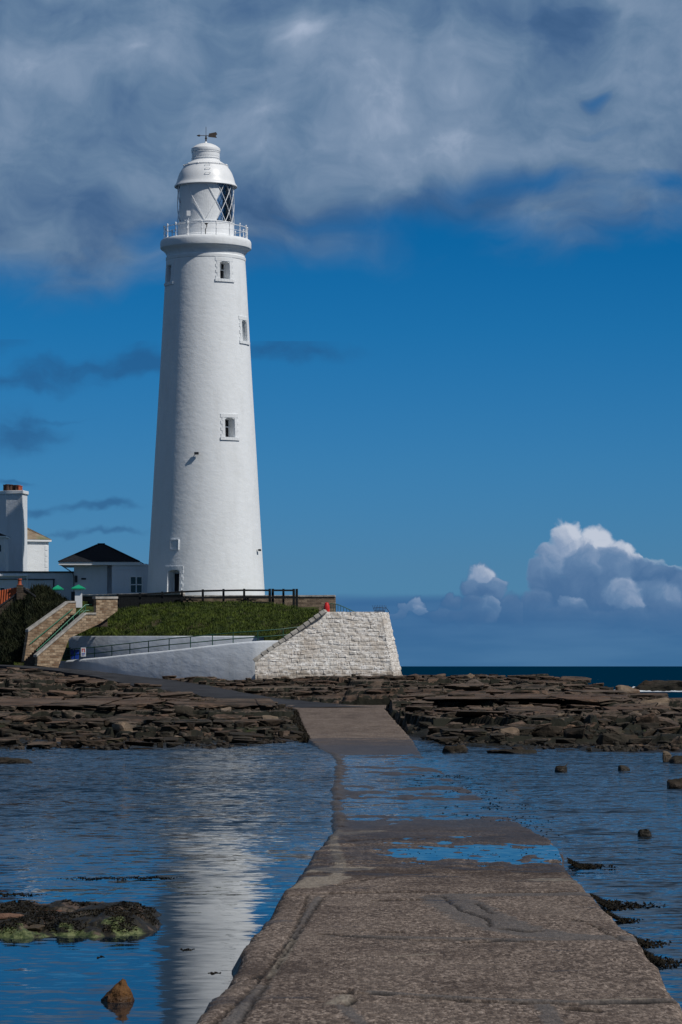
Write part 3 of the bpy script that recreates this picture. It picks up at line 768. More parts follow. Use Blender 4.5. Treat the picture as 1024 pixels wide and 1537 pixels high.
# shallow pool lying in a hollow of the near slabs
def f(t, b):
    p = wpos(t); w1 = noise(t, vmath(t, 'MULTIPLY', p, (0.6, 1, 1)).outputs[0], 5.0, 3, 0.6, color=True)
    sx, sy, sz = separate(t, vmath(t, 'SUBTRACT', w1, (0.5, 0.5, 0.5)).outputs[0])
    t.links.new(vmath(t, 'NORMALIZE', combine(t, sx * 0.12, sy * 0.12 - 0.005, 1.0)).outputs[0], b.inputs['Normal'])
    setc(t, b, (0.008, 0.010, 0.014), 0.03); b.inputs['IOR'].default_value = 1.33
MAT['pool'] = material('still_pool_water', f)
V = [(0.4, 50.2), (1.2, 48.8), (3.2, 48.8), (3.72, 50.6), (3.95, 53.5), (4.12, 57), (4.02, 60.8), (2.6, 61.2), (1.2, 60.5), (0.4, 57)]
mb = MB(); mb.add([(x, y, 0.1300) for x, y in V], [tuple(range(len(V)))])
tag(mb.build('rain_pool', MAT['pool']), 'shallow blue pool lying across the near causeway slabs', 'pool', kind='structure')

# ------------------------------------------------------------------ tarmac road at the foot of the white wall
mb = MB(); n = len(RP); vs = []
for i, q in enumerate(RP):
    a = RP[max(i - 1, 0)]; b_ = RP[min(i + 1, n - 1)]; d = Vector((b_[0] - a[0], b_[1] - a[1], 0)).normalized(); s_ = Vector((-d.y, d.x, 0))
    c_ = Vector(q[:3]); w = q[3] / 2
    w1 = w + float(fbm(np.array([i * .37]), np.array([.5]), 3, 7)[0]) * .6; w2 = w + float(fbm(np.array([i * .37]), np.array([9.5]), 3, 7)[0]) * .6
    vs += [c_ + s_ * w1 - Vector((0, 0, .5)), c_ + s_ * w1, c_ + s_ * w * .3 + Vector((0, 0, .03)), c_ - s_ * w * .3 + Vector((0, 0, .03)), c_ - s_ * w2, c_ - s_ * w2 - Vector((0, 0, .5))]
fs = [(i * 6 + k, i * 6 + k + 1, (i + 1) * 6 + k + 1, (i + 1) * 6 + k) for i in range(n - 1) for k in range(5)]
mb.add(vs, fs, True)
tag(mb.build('island_road', MAT['asphalt']), 'dark tarmac road curving from the causeway below the white wall', 'road', kind='structure')

# ------------------------------------------------------------------ bedded slabs lying along the strata, their edges overhanging dark gaps
def hullrock(seed, npts=22):
    r = random.Random(seed); bm = bmesh.new()
    for _ in range(npts):
        v = Vector((r.uniform(-1, 1), r.uniform(-1, 1), 0)); k = max(abs(v.x), abs(v.y)); v = v / k * r.uniform(.72, 1.0)
        bm.verts.new((v.x / 2, v.y / 2, r.choice((.5, .5, .42, -.5)) + r.uniform(-.05, .05)))
    res = bmesh.ops.convex_hull(bm, input=bm.verts)
    bmesh.ops.delete(bm, geom=[v for v in bm.verts if not v.link_faces], context='VERTS')
    bmesh.ops.dissolve_limit(bm, angle_limit=R(14), verts=bm.verts, edges=bm.edges)
    bmesh.ops.bevel(bm, geom=list(bm.edges), offset=.035, segments=1, affect='EDGES'); bmesh.ops.triangulate(bm, faces=bm.faces)
    for _ in range(2):
        bmesh.ops.subdivide_edges(bm, edges=[e for e in bm.edges if e.calc_length() > .12], cuts=1); bmesh.ops.triangulate(bm, faces=bm.faces)
    bm.verts.ensure_lookup_table(); bm.normal_update()
    V_ = np.array([v.co for v in bm.verts]); N_ = np.array([v.normal for v in bm.verts]); F_ = np.array([[v.index for v in f.verts] for f in bm.faces]); bm.free()
    d_ = fbm(V_[:, 0] * 5 + seed, V_[:, 1] * 5 + V_[:, 2] * 3, 4, seed % 40) * .06
    return V_ + N_ * d_[:, None] * np.array([1, 1, .6]), F_
HR = [hullrock(700 + k) for k in range(16)]
rs = random.Random(99); VV = []; FF = []; base = 0
# two long smooth beds that can be followed across the shore
for (yy0, x0b, x1b, dpb) in ((183.0, -21.5, -4.4, 16.0), (190.0, 5.2, 22.5, 13.0), (214.0, 7.5, 23.0, 7.0), (238.0, -29.0, -19.0, 8.0)):
    x = x0b
    while x < x1b:
        w = min(rs.uniform(2.6, 6.5), x1b - x + .3); xx = x + w / 2; x += w * .96; yy = yy0 + rs.uniform(-1, 1) + float(fbm(np.array([x / 8.0]), np.array([.2]), 3, 67)[0]) * 3
        if min(math.hypot(xx - q[0], (yy - q[1]) * .8) for q in RP) < 2.9 + w * .45: continue
        M = np.array(Matrix.Rotation(rs.gauss(0, .05), 3, 'Z') @ Matrix.Rotation(.018, 3, 'X') @ Matrix.Rotation(rs.gauss(0, .015), 3, 'Y'))
        hv, hf = rs.choice(HR); z = float(base_h(np.array([xx]), np.array([yy]))[0])
        VV.append((hv * np.array([w * 1.08, dpb, .34])) @ M.T + np.array([xx, yy, z + .22])); FF.append(hf + base); base += len(hv)
yrow = 131.0
while yrow < 262:
    x = -19.0 * yrow / 150; dens = vnoise(np.array([yrow / 9.0]), np.array([3.3]), 5)[0]
    big = rs.random() < .45
    while x < 19.0 * yrow / 150:
        w = rs.uniform(.4, 1.6) * (1.8 if big else 1.0); dpt = w * rs.uniform(.5, 1.1) * 1.3; th = rs.uniform(.11, .27) * (1.3 if big else 1)
        yy = yrow + float(fbm(np.array([x / 7.0]), np.array([yrow / 12.0]), 3, 61)[0]) * 5 + rs.uniform(-.8, .8); xx = x + w / 2; x += w * rs.uniform(.82, 1.15)
        msk = float(vnoise(np.array([xx / 6.0]), np.array([yy / 9.0]), 64)[0])
        if rs.random() < (.22 if msk > -.05 else .72): continue
        if msk < .1: w *= .75; dpt *= .7
        if abs(xx / yy * F) > 560: continue
        ok = not (cwi(yy, CW_L) - .5 - w / 2 < xx < cwi(yy, CW_R) + .5 + w / 2 and yy < 206)
        ok = ok and min(math.hypot(xx - q[0], (yy - q[1]) * .8) for q in RP) > 2.6 + w * .45
        if -26.5 < xx < 6.0 and yy + dpt / 2 > (256.0 if xx > -8 else 258.5 - (xx + 7.5) * .72) - 1: ok = False
        z = sample_h(xx, yy)
        if z < -.05 or not ok: continue
        z = .5 * z + .5 * float(base_h(np.array([xx]), np.array([yy]))[0])
        a = rs.gauss(0, .10); tx_ = rs.gauss(.035, .04); ty_ = rs.gauss(0, .06)
        M = np.array(Matrix.Rotation(a, 3, 'Z') @ Matrix.Rotation(tx_, 3, 'X') @ Matrix.Rotation(ty_, 3, 'Y'))
        hv, hf = rs.choice(HR)
        VV.append((hv * np.array([w, dpt, th])) @ M.T + np.array([xx, yy, z + .10 + th * .42])); FF.append(hf + base); base += len(hv)
    yrow += rs.uniform(1.5, 3.6)
lo_ = npmesh('rock_ledges', np.concatenate(VV), np.concatenate(FF), MAT['ledge'], True); lo_.data.set_sharp_from_angle(angle=R(30))
tag(lo_, 'bedded brown rock slabs lying along the ledges of the shore', 'rock shore', kind='structure')

# ================================================================== LIGHTHOUSE
TD = 300.0; TX = GX(309, TD); PXM = F / TD          # 15 px per metre at the tower
def tz(py): return H + (HOR - py) / PXM
TB = Vector((TX, TD, tz(893)))
lh = thing('lighthouse', 'tall tapering white lighthouse with domed lantern, gallery and weathervane', 'lighthouse', TB)
SHAFT = [(91.2, 930), (88.8, 895), (86.6, 860), (83.2, 805), (80.0, 750), (77.2, 700), (73.6, 640), (70.9, 595), (68.5, 555), (65.4, 500), (62.5, 447), (60.4, 410), (59.2, 392)]
def rad_at(py):
    ys_ = [q[1] for q in SHAFT][::-1]; rs = [q[0] for q in SHAFT][::-1]
    return float(np.interp(py, ys_, rs)) / PXM
prof = [(0.0, tz(930))]
for py in np.arange(930, 391.9, -6.0): prof.append((rad_at(py), tz(py)))
prof.append((rad_at(392), tz(392))); prof.append((0.0, tz(392)))
mb = MB(); mb.lathe(prof, (TX, TD, 0), 160)
# openings are cut with real boxes
def tframe(phi, py):
    """point on the shaft surface, outward normal and sideways vector, at angle phi (deg, + to the right)"""
    a = R(phi); nrm = Vector((math.sin(a), -math.cos(a), 0)); side = Vector((math.cos(a), math.sin(a), 0))
    return Vector((TX, TD, tz(py))) + nrm * rad_at(py), nrm, side
OPEN = [  # phi, y top, y bottom, width m, depth
    (30.5, 399, 425, 1.05, 1.15), (-63, 401, 427, 1.05, 1.15), (65, 484, 515, 1.05, 1.15), (31.5, 632, 661, 1.05, 1.15), (-30.5, 858, 893, 1.35, 1.2)]
def opening_outline(phi, y0, y1, w):
    p, nrm, side = tframe(phi, (y0 + y1) / 2)
    zb, zt = tz(y1), tz(y0); ctr = Vector((p.x, p.y, 0))
    pts = [ctr - side * w / 2 + Vector((0, 0, zb)), ctr + side * w / 2 + Vector((0, 0, zb)), ctr + side * w / 2 + Vector((0, 0, zt - .14)), ctr + side * w / 4 + Vector((0, 0, zt - .03)),
           ctr + Vector((0, 0, zt)), ctr - side * w / 4 + Vector((0, 0, zt - .03)), ctr - side * w / 2 + Vector((0, 0, zt - .14))]
    return pts, nrm, side, ctr
shaft = mb.build('tower_shaft', MAT['tower'], lh)
bm = bmesh.new(); bm.from_mesh(shaft.data); bmesh.ops.remove_doubles(bm, verts=bm.verts, dist=1e-4); bmesh.ops.recalc_face_normals(bm, faces=bm.faces); bm.to_mesh(shaft.data); bm.free()
cut = MB()
for phi, y0, y1, w, dep in OPEN:
    pts, nrm, side, ctr = opening_outline(phi, y0, y1, w)
    cut.prism([q + nrm * 0.8 for q in pts], -nrm * (dep + 0.8))
cutter = cut.build('opening_cutter', MAT['tower'], lh)
bm = bmesh.new(); bm.from_mesh(cutter.data); bmesh.ops.recalc_face_normals(bm, faces=bm.faces); bm.to_mesh(cutter.data); bm.free()
md = shaft.modifiers.new('cut', 'BOOLEAN'); md.operation = 'DIFFERENCE'; md.solver = 'EXACT'; md.object = cutter
bpy.context.view_layer.update()
dg = bpy.context.evaluated_depsgraph_get()
me2 = bpy.data.meshes.new_from_object(shaft.evaluated_get(dg)); shaft.modifiers.clear(); shaft.data = me2
me2.name = 'tower_shaft'; me2.set_sharp_from_angle(angle=R(30))
bpy.data.objects.remove(cutter)
for k, (phi, y0, y1, w, dep) in enumerate(OPEN):
    pts, nrm, side, ctr = opening_outline(phi, y0, y1, w)
    zb, zt = tz(y1), tz(y0); Z = Vector((0, 0, 1)); door = (k == 4)
    M = Matrix((side, -nrm, Z)).transposed()
    # raised surround: lintel, toothed jamb blocks, sill
    sur = MB(); hw = w / 2 + (.48 if not door else .42)
    lean = math.atan((rad_at(y1) - rad_at(y0)) / max(.1, (zt - zb)))
    def off(z):                                      # how far the shaft surface stands in front of ctr at height z, and how it curves back sideways
        return rad_at(HOR - (z - H) * PXM) - rad_at((y0 + y1) / 2)
    def blk(u0, u1, z0, z1, proud=.05):
        um = (u0 + u1) / 2; r = rad_at((y0 + y1) / 2); n_ = max(1, int(abs(u1 - u0) / .3))
        for q in range(n_):                          # follow the curve of the wall in short pieces
            a0 = u0 + (u1 - u0) * q / n_; a1 = u0 + (u1 - u0) * (q + 1) / n_; am = (a0 + a1) / 2; th = am / r
            n2 = nrm * math.cos(th) + side * math.sin(th); s2 = side * math.cos(th) - nrm * math.sin(th)
            zc = (z0 + z1) / 2; c0 = Vector((TX, TD, zc)) + n2 * (r + off(zc) + proud / 2 - .10)
            sur.box(c0, (abs(a1 - a0) * 1.005, proud + .2, z1 - z0), M=Matrix((s2, -n2, Z)).transposed())
    blk(-hw, hw, zt + .02, zt + .38)
    if not door: blk(-hw - .05, hw + .05, zb - .30, zb - .02, .12)
    nb = 6 if not door else 7
    for q in range(nb):
        z0 = zb + (zt - zb) * q / nb; z1 = zb + (zt - zb) * (q + 1) / nb; ex = .14 if q % 2 else 0
        blk(-hw + ex + .02, -w / 2 - .02, z0, z1 - .012); blk(w / 2 + .02, hw - ex - .02, z0, z1 - .012)
    so_ = sur.build('door_surround' if door else 'window_surround', MAT['tower'], lh)
    # joinery set deep in the recess
    back = ctr - nrm * (dep - .12)
    zc = (zb + zt) / 2; hh = zt - zb
    if door:
        d = MB(); d.box(back + Z * (zb + 1.0), (w * .82, .06, 2.0), M=M); dr = d.build('door', MAT['pane'], lh)
        d = MB()
        for s_ in (-1, 1): d.box(back + side * s_ * w * .45 + Z * zc + nrm * .03, (.10, .1, hh), M=M)
        d.build('door_frame', MAT['frame'], lh)
    else:
        d = MB(); fr = .11
        for s_ in (-1, 1): d.box(back + side * s_ * (w / 2 - fr / 2) + Z * zc, (fr, .10, hh), M=M)
        for z_ in (zb + fr / 2, zt - fr / 2 - .03): d.box(back + Z * z_, (w - 2 * fr, .10, fr), M=M)
        d.box(back + Z * (zc + .12) + nrm * .02, (w - 2 * fr, .08, .10), M=M)
        if k in (0, 1): d.box(back + Z * (zc + .45) + nrm * .02 + side * .05, (.1, .06, .6), M=M)
        wf = d.build('window', MAT['frame'], lh)
        d = MB(); d.box(back - nrm * .03 + Z * zc, (w - 2 * fr, .02, hh - 2 * fr), M=M)
        d.build('pane', MAT['pane'], wf)
# gallery
G = [(58.6, 394), (59.9, 392), (60.1, 388), (58.6, 386.5), (58.9, 384), (60.6, 380.5), (63.6, 377), (66.4, 375.3), (66.8, 374.4), (68.0, 374.0), (68.3, 372.5), (68.3, 366), (67.9, 363.5), (66.6, 361.6), (64.5, 360.6), (62.5, 360.2), (38, 359.6), (38, 394)]
mb = MB(); mb.lathe([(r / PXM, tz(y)) for r, y in G], (TX, TD, 0), 128)
mb.build('gallery', MAT['tower'], lh, sharp=28)
# railing: rails and ball-topped posts
rail = MB()
RR = 62.5 / PXM; zd = tz(360.2)
for hgt, rr in ((1.12, .035), (.62, .022)):
    ring = [Vector((TX + RR * math.cos(a), TD + RR * math.sin(a), zd + hgt)) for a in np.linspace(0, 2 * PI, 73)]
    rail.tube(ring, rr, 6, cap=False)
ro = rail.build('gallery_railing', MAT['paint'], lh)
NP = 18
for k in range(NP):
    a = 2 * PI * (k + .35) / NP; c = Vector((TX + RR * math.cos(a), TD + RR * math.sin(a), zd))
    p_ = MB(); p_.lathe([(.10, 0), (.10, .05), (.055, .08), (.045, .55), (.07, .60), (.07, .66), (.045, .70), (.042, 1.06), (.07, 1.10), (.07, 1.14), (.05, 1.18), (.085, 1.24), (.09, 1.29), (.06, 1.35), (0.0, 1.38)], tuple(c), 10)
    p_.build('railing_post', MAT['paint'], ro)
# lantern
LR = 42.2 / PXM; zl0, zl1, zl2 = tz(361), tz(336.5), tz(277)
mb = MB(); mb.lathe([(43.5 / PXM, zl0), (43.5 / PXM, zl0 + .35), (42.6 / PXM, zl0 + .42), (42.6 / PXM, zl1 - .12), (43.6 / PXM, zl1 - .06), (43.6 / PXM, zl1 + .02), (41.0 / PXM, zl1 + .04), (0, zl1 + .04)], (TX, TD, 0), 96)
mb.build('lantern_base', MAT['paint'], lh)
mb = MB(); mb.lathe([(LR - .15, zl1 + .02), (LR - .15, zl2)], (TX, TD, 0), 96)
mb.build('lantern_glazing', MAT['glass'], lh)
# blanked sector: white panels with a zigzag edge following the diamond glazing bars
mb = MB(); N4 = 4; hgt = zl2 - zl1
def pan(phi, k, r): a = R(phi); return Vector((TX + r * math.sin(a), TD - r * math.cos(a), zl1 + .02 + hgt * k / N4))
r_ = LR - .05
for k in range(N4):
    zl = [0, 11.25]; a0 = -61 - (zl[k % 2]); a1 = -61 - zl[(k + 1) % 2]; b0 = 24 + zl[k % 2] * .9; b1 = 24 + zl[(k + 1) % 2] * .9
    n_ = 22
    for q in range(n_):
        u0 = q / n_; u1 = (q + 1) / n_
        mb.add([pan(a0 + (b0 - a0) * u0, k, r_), pan(a0 + (b0 - a0) * u1, k, r_), pan(a1 + (b1 - a1) * u1, k + 1, r_), pan(a1 + (b1 - a1) * u0, k + 1, r_),
                pan(a0 + (b0 - a0) * u0, k, r_ - .04), pan(a0 + (b0 - a0) * u1, k, r_ - .04), pan(a1 + (b1 - a1) * u1, k + 1, r_ - .04), pan(a1 + (b1 - a1) * u0, k + 1, r_ - .04)],
               [(0, 1, 2, 3), (7, 6, 5, 4)])
mb.build('blank_panel', MAT['tower'], lh)
mb = MB(); NB = 16
for sgn in (-1, 1):
    for k in range(NB):
        p0 = 22.5 * k + 1.5
        # on the blank side most bars were taken off: keep the glazed side complete
        lo = 0
        pts = []
        for q in np.linspace(0, 1, 13):
            a = p0 + sgn * 45 * q
            pts.append(pan(a, q * N4, LR + .01))
        mid = ((p0 + sgn * 22.5 + 180) % 360) - 180
        if -72 < mid < 8 and not (sgn == -1 and (k % 2 == 0)): continue
        mb.tube(pts, .033 if not (-72 < mid < 8) else .026, 6)
mb.build('glazing_bars', MAT['paint'], lh)
mb = MB()
for sgn in (-1, 1):
    for k in range(16):
        mid = ((22.5 * k + 7 + sgn * 22.5 + 180) % 360) - 180
        if -84 < mid < 30: continue
        mb.tube([pan(22.5 * k + 7 + sgn * 45 * q, q * N4, LR - .45) for q in np.linspace(0, 1, 9)], .03, 5)
mb.build('inner_lattice', MAT['darktrim'], lh)
# dome, vent and finial
DM = [(43.5, 274), (47.0, 281.2), (47.4, 280.4), (46.9, 279.0), (45.2, 277.2), (43.8, 274), (42.8, 270), (41.4, 265.5), (39.4, 260.5), (36.8, 256), (34.2, 252.4), (33.4, 251.0), (33.6, 250.2), (32.6, 249.3), (30.2, 247.6), (25.5, 244.6), (22.4, 242.6), (21.4, 241.6), (21.4, 240.8), (20.6, 240.4), (20.6, 236), (20.9, 235.6), (20.9, 228), (21.6, 227.6), (22.0, 225.6), (21.4, 223.0), (19.2, 221.2), (15.5, 218.6), (10.5, 216.4), (5, 215.0), (2.2, 214.4), (1.6, 212.5), (0.0, 212.5)]
mb = MB(); mb.lathe([(r / PXM, tz(y)) for r, y in DM], (TX, TD, 0), 96)
mb.lathe([(0, tz(279)), (43.5 / PXM, tz(279))], (TX, TD, 0), 64)
dome = mb.build('dome', MAT['paint'], lh, sharp=25)
for k in range(12):                                   # riveted lugs on the shoulder
    a = 2 * PI * (k + .4) / 12; r = 33.2 / PXM
    c = Vector((TX + r * math.cos(a), TD + r * math.sin(a), tz(250)))
    m_ = MB(); m_.lathe([(0, -.07), (.06, -.06), (.09, 0), (.06, .07), (0, .09)], tuple(c + Vector((0, 0, .06))), 8); m_.build('dome_lug', MAT['paint'], dome)
for y, r in ((252.5, 34.6), (258.5, 38.3), (265.5, 41.6)):
    a = R(7); n_ = Vector((math.sin(a), -math.cos(a), 0)); s_ = Vector((math.cos(a), math.sin(a), 0))
    c = Vector((TX, TD, tz(y))) + n_ * r / PXM
    m_ = MB(); m_.tube([c - s_ * .24, c - s_ * .24 + n_ * .16, c + s_ * .24 + n_ * .16, c + s_ * .24], .028, 6); m_.build('dome_rung', MAT['paint'], dome)
for y in (249.0, 238.5, 229.5):
    m_ = MB(); a_ = [Vector((TX + rr_ * math.cos(q), TD + rr_ * math.sin(q), tz(y))) for q in np.linspace(0, 2 * PI, 49) for rr_ in ((33.4 if y > 245 else 21.2) / PXM,)]
    m_.tube(a_, .03, 6, cap=False); m_.build('dome_band', MAT['paint'], dome)
vn = MB(); ct = Vector((TX + .02, TD, 0))
vn.tube([ct + Vector((0, 0, tz(214))), ct + Vector((0, 0, tz(204)))], .07, 8)
vn.tube([ct + Vector((0, 0, tz(204))), ct + Vector((0, 0, tz(190)))], .025, 6)
vn.lathe([(0, -.14), (.12, -.05), (.12, .05), (0, .14)], (ct.x, ct.y, tz(207.5)), 10)
d_ = Vector((.97, .18, .03)).normalized(); c0 = ct + Vector((0, 0, tz(203.4)))
vn.tube([c0 - d_ * .62, c0 + d_ * .25], .035, 6)
vn.tube([c0 - d_ * .60, c0 - d_ * .78, c0 - d_ * .95], [.10, .09, .005], 8)
s_ = Vector((0, .04, 0)); u_ = Vector((0, 0, 1))
vn.prism([c0 + d_ * .22 - u_ * .13, c0 + d_ * 1.12 - u_ * .22, c0 + d_ * .98 - u_ * .02, c0 + d_ * 1.14 + u_ * .14, c0 + d_ * 1.02 + u_ * .36, c0 + d_ * .30 + u_ * .22], s_)
vn.build('weathervane', MAT['vane'], lh)
# lantern-gallery fittings
m_ = MB(); c = pan(-24, 0, LR + 1.0); c.z = zd
m_.tube([c, c + Vector((0, 0, 1.9))], .04, 6); m_.box(c + Vector((0, 0, 2.15)), (.36, .3, .5)); m_.build('gallery_lamp', MAT['paint'], lh)
m_ = MB(); c = pan(2, 0, LR + .9); c.z = zd
m_.tube([c, c + Vector((0, 0, .5)), c + Vector((.15, 0, .9)), c + Vector((-.1, 0, 1.2))], .05, 6); m_.lathe([(0, 0), (.14, .03), (.16, .12), (.05, .2), (0, .2)], tuple(c + Vector((.1, 0, 1.0))), 10); m_.build('gallery_fitting', MAT['iron'], lh)
# little fittings on the shaft
for phi, py, sc_ in ((-8.5, 686, 1.0), (66, 827, .8)):
    p, nrm, side = tframe(phi, py)
    m_ = MB(); m_.tube([p - nrm * .1, p + nrm * .2, p + nrm * .24 + side * .1], .035 * sc_, 6)
    m_.box(p + nrm * .28 + side * .12, (.42 * sc_, .22 * sc_, .24 * sc_), rz=R(phi)); m_.build('floodlight', MAT['darktrim'], lh)
p, nrm, side = tframe(-30.5, 820.5)
M = Matrix((side, -nrm, Vector((0, 0, 1)))).transposed()
m_ = MB()
for a, b_, w_, h_ in ((0, .46, 1.0, .12), (0, -.46, 1.0, .12), (-.46, 0, .12, 1.0), (.46, 0, .12, 1.0)): m_.box(p + side * a + Vector((0, 0, b_)) - nrm * .05, (w_, .3, h_), M=M)
m_.box(p - nrm * .10, (.8, .24, .8), M=M); m_.box(p - nrm * .02 + Vector((0, 0, .12)), (.42, .2, .34), M=M); m_.box(p - nrm * .02 + side * .12 - Vector((0, 0, .22)), (.2, .2, .2), M=M)
m_.build('wall_plaque', MAT['tower'], lh)

# ================================================================== ISLAND TOP AND BUILDINGS
def pbox(m, x0, x1, y0, y1, D, dep):
    """box whose front face covers photo px x0..x1, y0..y1 at distance D"""
    a, b_ = P(x0, y1, D), P(x1, y0, D)
    return m.box(((a.x + b_.x) / 2, D + dep / 2, (a.z + b_.z) / 2), (b_.x - a.x, dep, b_.z - a.z))
# core of the island behind the retaining walls
mb = MB()
poly = [(-60, 284), (-31.5, 284), (-24.5, 300.5), (-15.4, 291.9), (-0.75, 291.0), (-0.9, 345), (-60, 345)]
mb.prism([(x, y, 0.5) for x, y in poly], (0, 0, 9.55))
tag(mb.build('island_ground', MAT['turf']), 'flat grassy top of the island carrying the lighthouse', 'ground', kind='structure')

# --- parapet wall of brown rubble with pale coping (two arms meeting below the tower)
def wall_run(a, b_, zb, zt, th, name, lab, mat, cop=.22, ov=.08):
    a = Vector((*a, 0)); b_ = Vector((*b_, 0)); d = (b_ - a).normalized(); n = Vector((-d.y, d.x, 0))
    t = thing(name, lab, 'wall', (a + b_) / 2 + Vector((0, 0, zb)))
    m = MB(); m.prism([a + Vector((0, 0, zb)), b_ + Vector((0, 0, zb)), b_ + Vector((0, 0, zt - cop)), a + Vector((0, 0, zt - cop))], n * th); m.build('masonry', mat, t)
    L = (b_ - a).length; k = max(1, int(L / 1.1)); m = MB()
    for i in range(k):
        p0 = a + d * (L * i / k + .01) - n * ov; p1 = a + d * (L * (i + 1) / k - .01) - n * ov
        dz = random.uniform(-.012, .012)
        m.prism([p0 + Vector((0, 0, zt - cop + dz)), p1 + Vector((0, 0, zt - cop + dz)), p1 + Vector((0, 0, zt - .03 + dz)), p0 + Vector((0, 0, zt - .03 + dz))], n * (th + 2 * ov))
    m.build('coping', MAT['coping'], t, bevel=.03)
    return t
MAT['sandl'] = m_masonry('painted_shade_masonry', (0.10, 0.075, 0.055), (0.055, 0.04, 0.035), (0.09, 0.075, 0.06), 0.5, 0.2, R(-43))  # darker copy of the rubble, with shade put into its colour
wall_run((GX(272, 291), 291.0), (GX(503.5, 290), 290.0), 7.6, 10.52, .55, 'parapet_wall', 'brown rubble parapet wall with pale coping, right of the tower above the grass bank', MAT['sandx'])
wall_run((GX(123, 300), 299.5), (GX(272, 291) - .02, 291.03), 7.8, 10.78, .55, 'parapet_wall', 'parapet wall coloured with its own shade behind the black fence, left below the tower', MAT['sandl'])

# --- keepers' house with the big chimney stack
def hiproof(m, x0, x1, y0, y1, z, rise, inset, over=.35):
    x0 -= over; x1 += over; y0 -= over; y1 += over; ym = (y0 + y1) / 2
    vs = [(x0, y0, z), (x1, y0, z), (x1, y1, z), (x0, y1, z), (x0 + inset, ym, z + rise), (x1 - inset, ym, z + rise)]
    m.add(vs, [(0, 1, 5, 4), (1, 2, 5), (2, 3, 4, 5), (3, 0, 4), (3, 2, 1, 0)])
kh = thing('keepers_house', 'white house with a broad chimney stack and red pots at the left edge', 'house', P(0, 890, 314))
D = 311
m = MB(); zt_, zb_ = P(0, 741, D + 6.3).z, 9.6
CD = 6.3
pl = [(GX(-14, 313 + CD), 313.0 + CD), (GX(9, 311.2 + CD), 311.2 + CD), (GX(33, 310.6 + CD), 310.6 + CD), (GX(41, 312.6 + CD), 312.6 + CD), (GX(40.3, 314 + CD), 314.0 + CD), (GX(-14, 314 + CD), 314.0 + CD)]
m.prism([(x, y, zb_) for x, y in pl], (0, 0, zt_ - zb_)); ck = m.build('chimney_stack', MAT['white'], kh)
cx = sum(p[0] for p in pl) / 6; cy = sum(p[1] for p in pl) / 6
m = MB(); m.prism([(cx + (x - cx) * 1.08, cy + (y - cy) * 1.10, zt_ - .02) for x, y in pl], (0, 0, .36)); m.build('chimney_cap', MAT['paint'], ck, bevel=.04)
for px_, mt, r_, h_ in ((7, 'potdark', .18, .72), (11.5, 'potdark', .20, .74), (16, 'potdark', .2, .72), (20.5, 'potdark', .2, .7), (25, 'potdark', .2, .68), (29, 'terracotta', .17, .64), (31.8, 'terracotta', .13, .58)):
    m = MB(); m.lathe([(r_ * 1.15, 0), (r_, .08), (r_ * .92, h_ - .1), (r_ * 1.15, h_ - .08), (r_ * 1.15, h_), (r_ * .8, h_), (r_ * .8, h_ - .2), (0, h_ - .2)], (GX(px_, 318.7), 318.7 + .25 * math.sin(px_), zt_ + .33), 14); m.build('chimney_pot', MAT[mt], ck)
# rear wing in sun, lichen-covered hip roof
m = MB(); x0, x1 = GX(-40, 322), GX(73, 322); ze = P(0, 812, 322).z
def turn(mm, k0=0):
    c_, s_ = math.cos(R(22)), math.sin(R(22))
    for v in mm.v[k0:]:
        dx_, dy_ = v.x - x1, v.y - 322; v.x = x1 + dx_ * c_ - dy_ * s_; v.y = 322 + dx_ * s_ + dy_ * c_
    return mm
m.box(((x0 + x1) / 2, 324, (ze + 9.6) / 2), (x1 - x0, 4, ze - 9.6)); wg = turn(m).build('rear_wing', MAT['tower'], kh)
m = MB(); m.box(((x0 + x1) / 2, 324, ze + .02), (x1 - x0 + .5, 4.5, .22)); turn(m).build('eaves_gutter', MAT['paint'], wg)
m = MB()
for z_ in np.arange(9.9, ze - .4, .62): m.box((x1 - .25, 321.98, z_ + .2), (.46 if int(z_ * 10) % 2 else .3, .05, .5))
turn(m).build('quoin_stones', MAT['tower'], wg)
m = MB(); hiproof(m, x0, x1, 322, 326, ze + .14, 2.15, 4.9, .28); turn(m).build('roof', MAT['mossroof'], wg)
# dark-roofed side wing at the frame's edge
m = MB(); x0, x1 = GX(-60, 309.5), GX(7, 309.5); ze = P(0, 806, 309.5).z
m.box(((x0 + x1) / 2, 311.2, (ze + 9.6) / 2), (x1 - x0, 3.4, ze - 9.6)); wg = m.build('side_wing', MAT['white'], kh)
m = MB(); m.box(((x0 + x1) / 2, 311.2, ze + .03), (x1 - x0 + .35, 3.75, .16)); m.build('eaves_gutter', MAT['paint'], wg)
m = MB(); hiproof(m, x0, x1, 309.5, 312.9, ze + .12, .75, 1.9, .22); m.build('roof', MAT['slate'], wg)
m = MB(); pbox(m, -6, 1.5, 818, 828, 309.44, .1); m.build('window', MAT['pane'], wg)
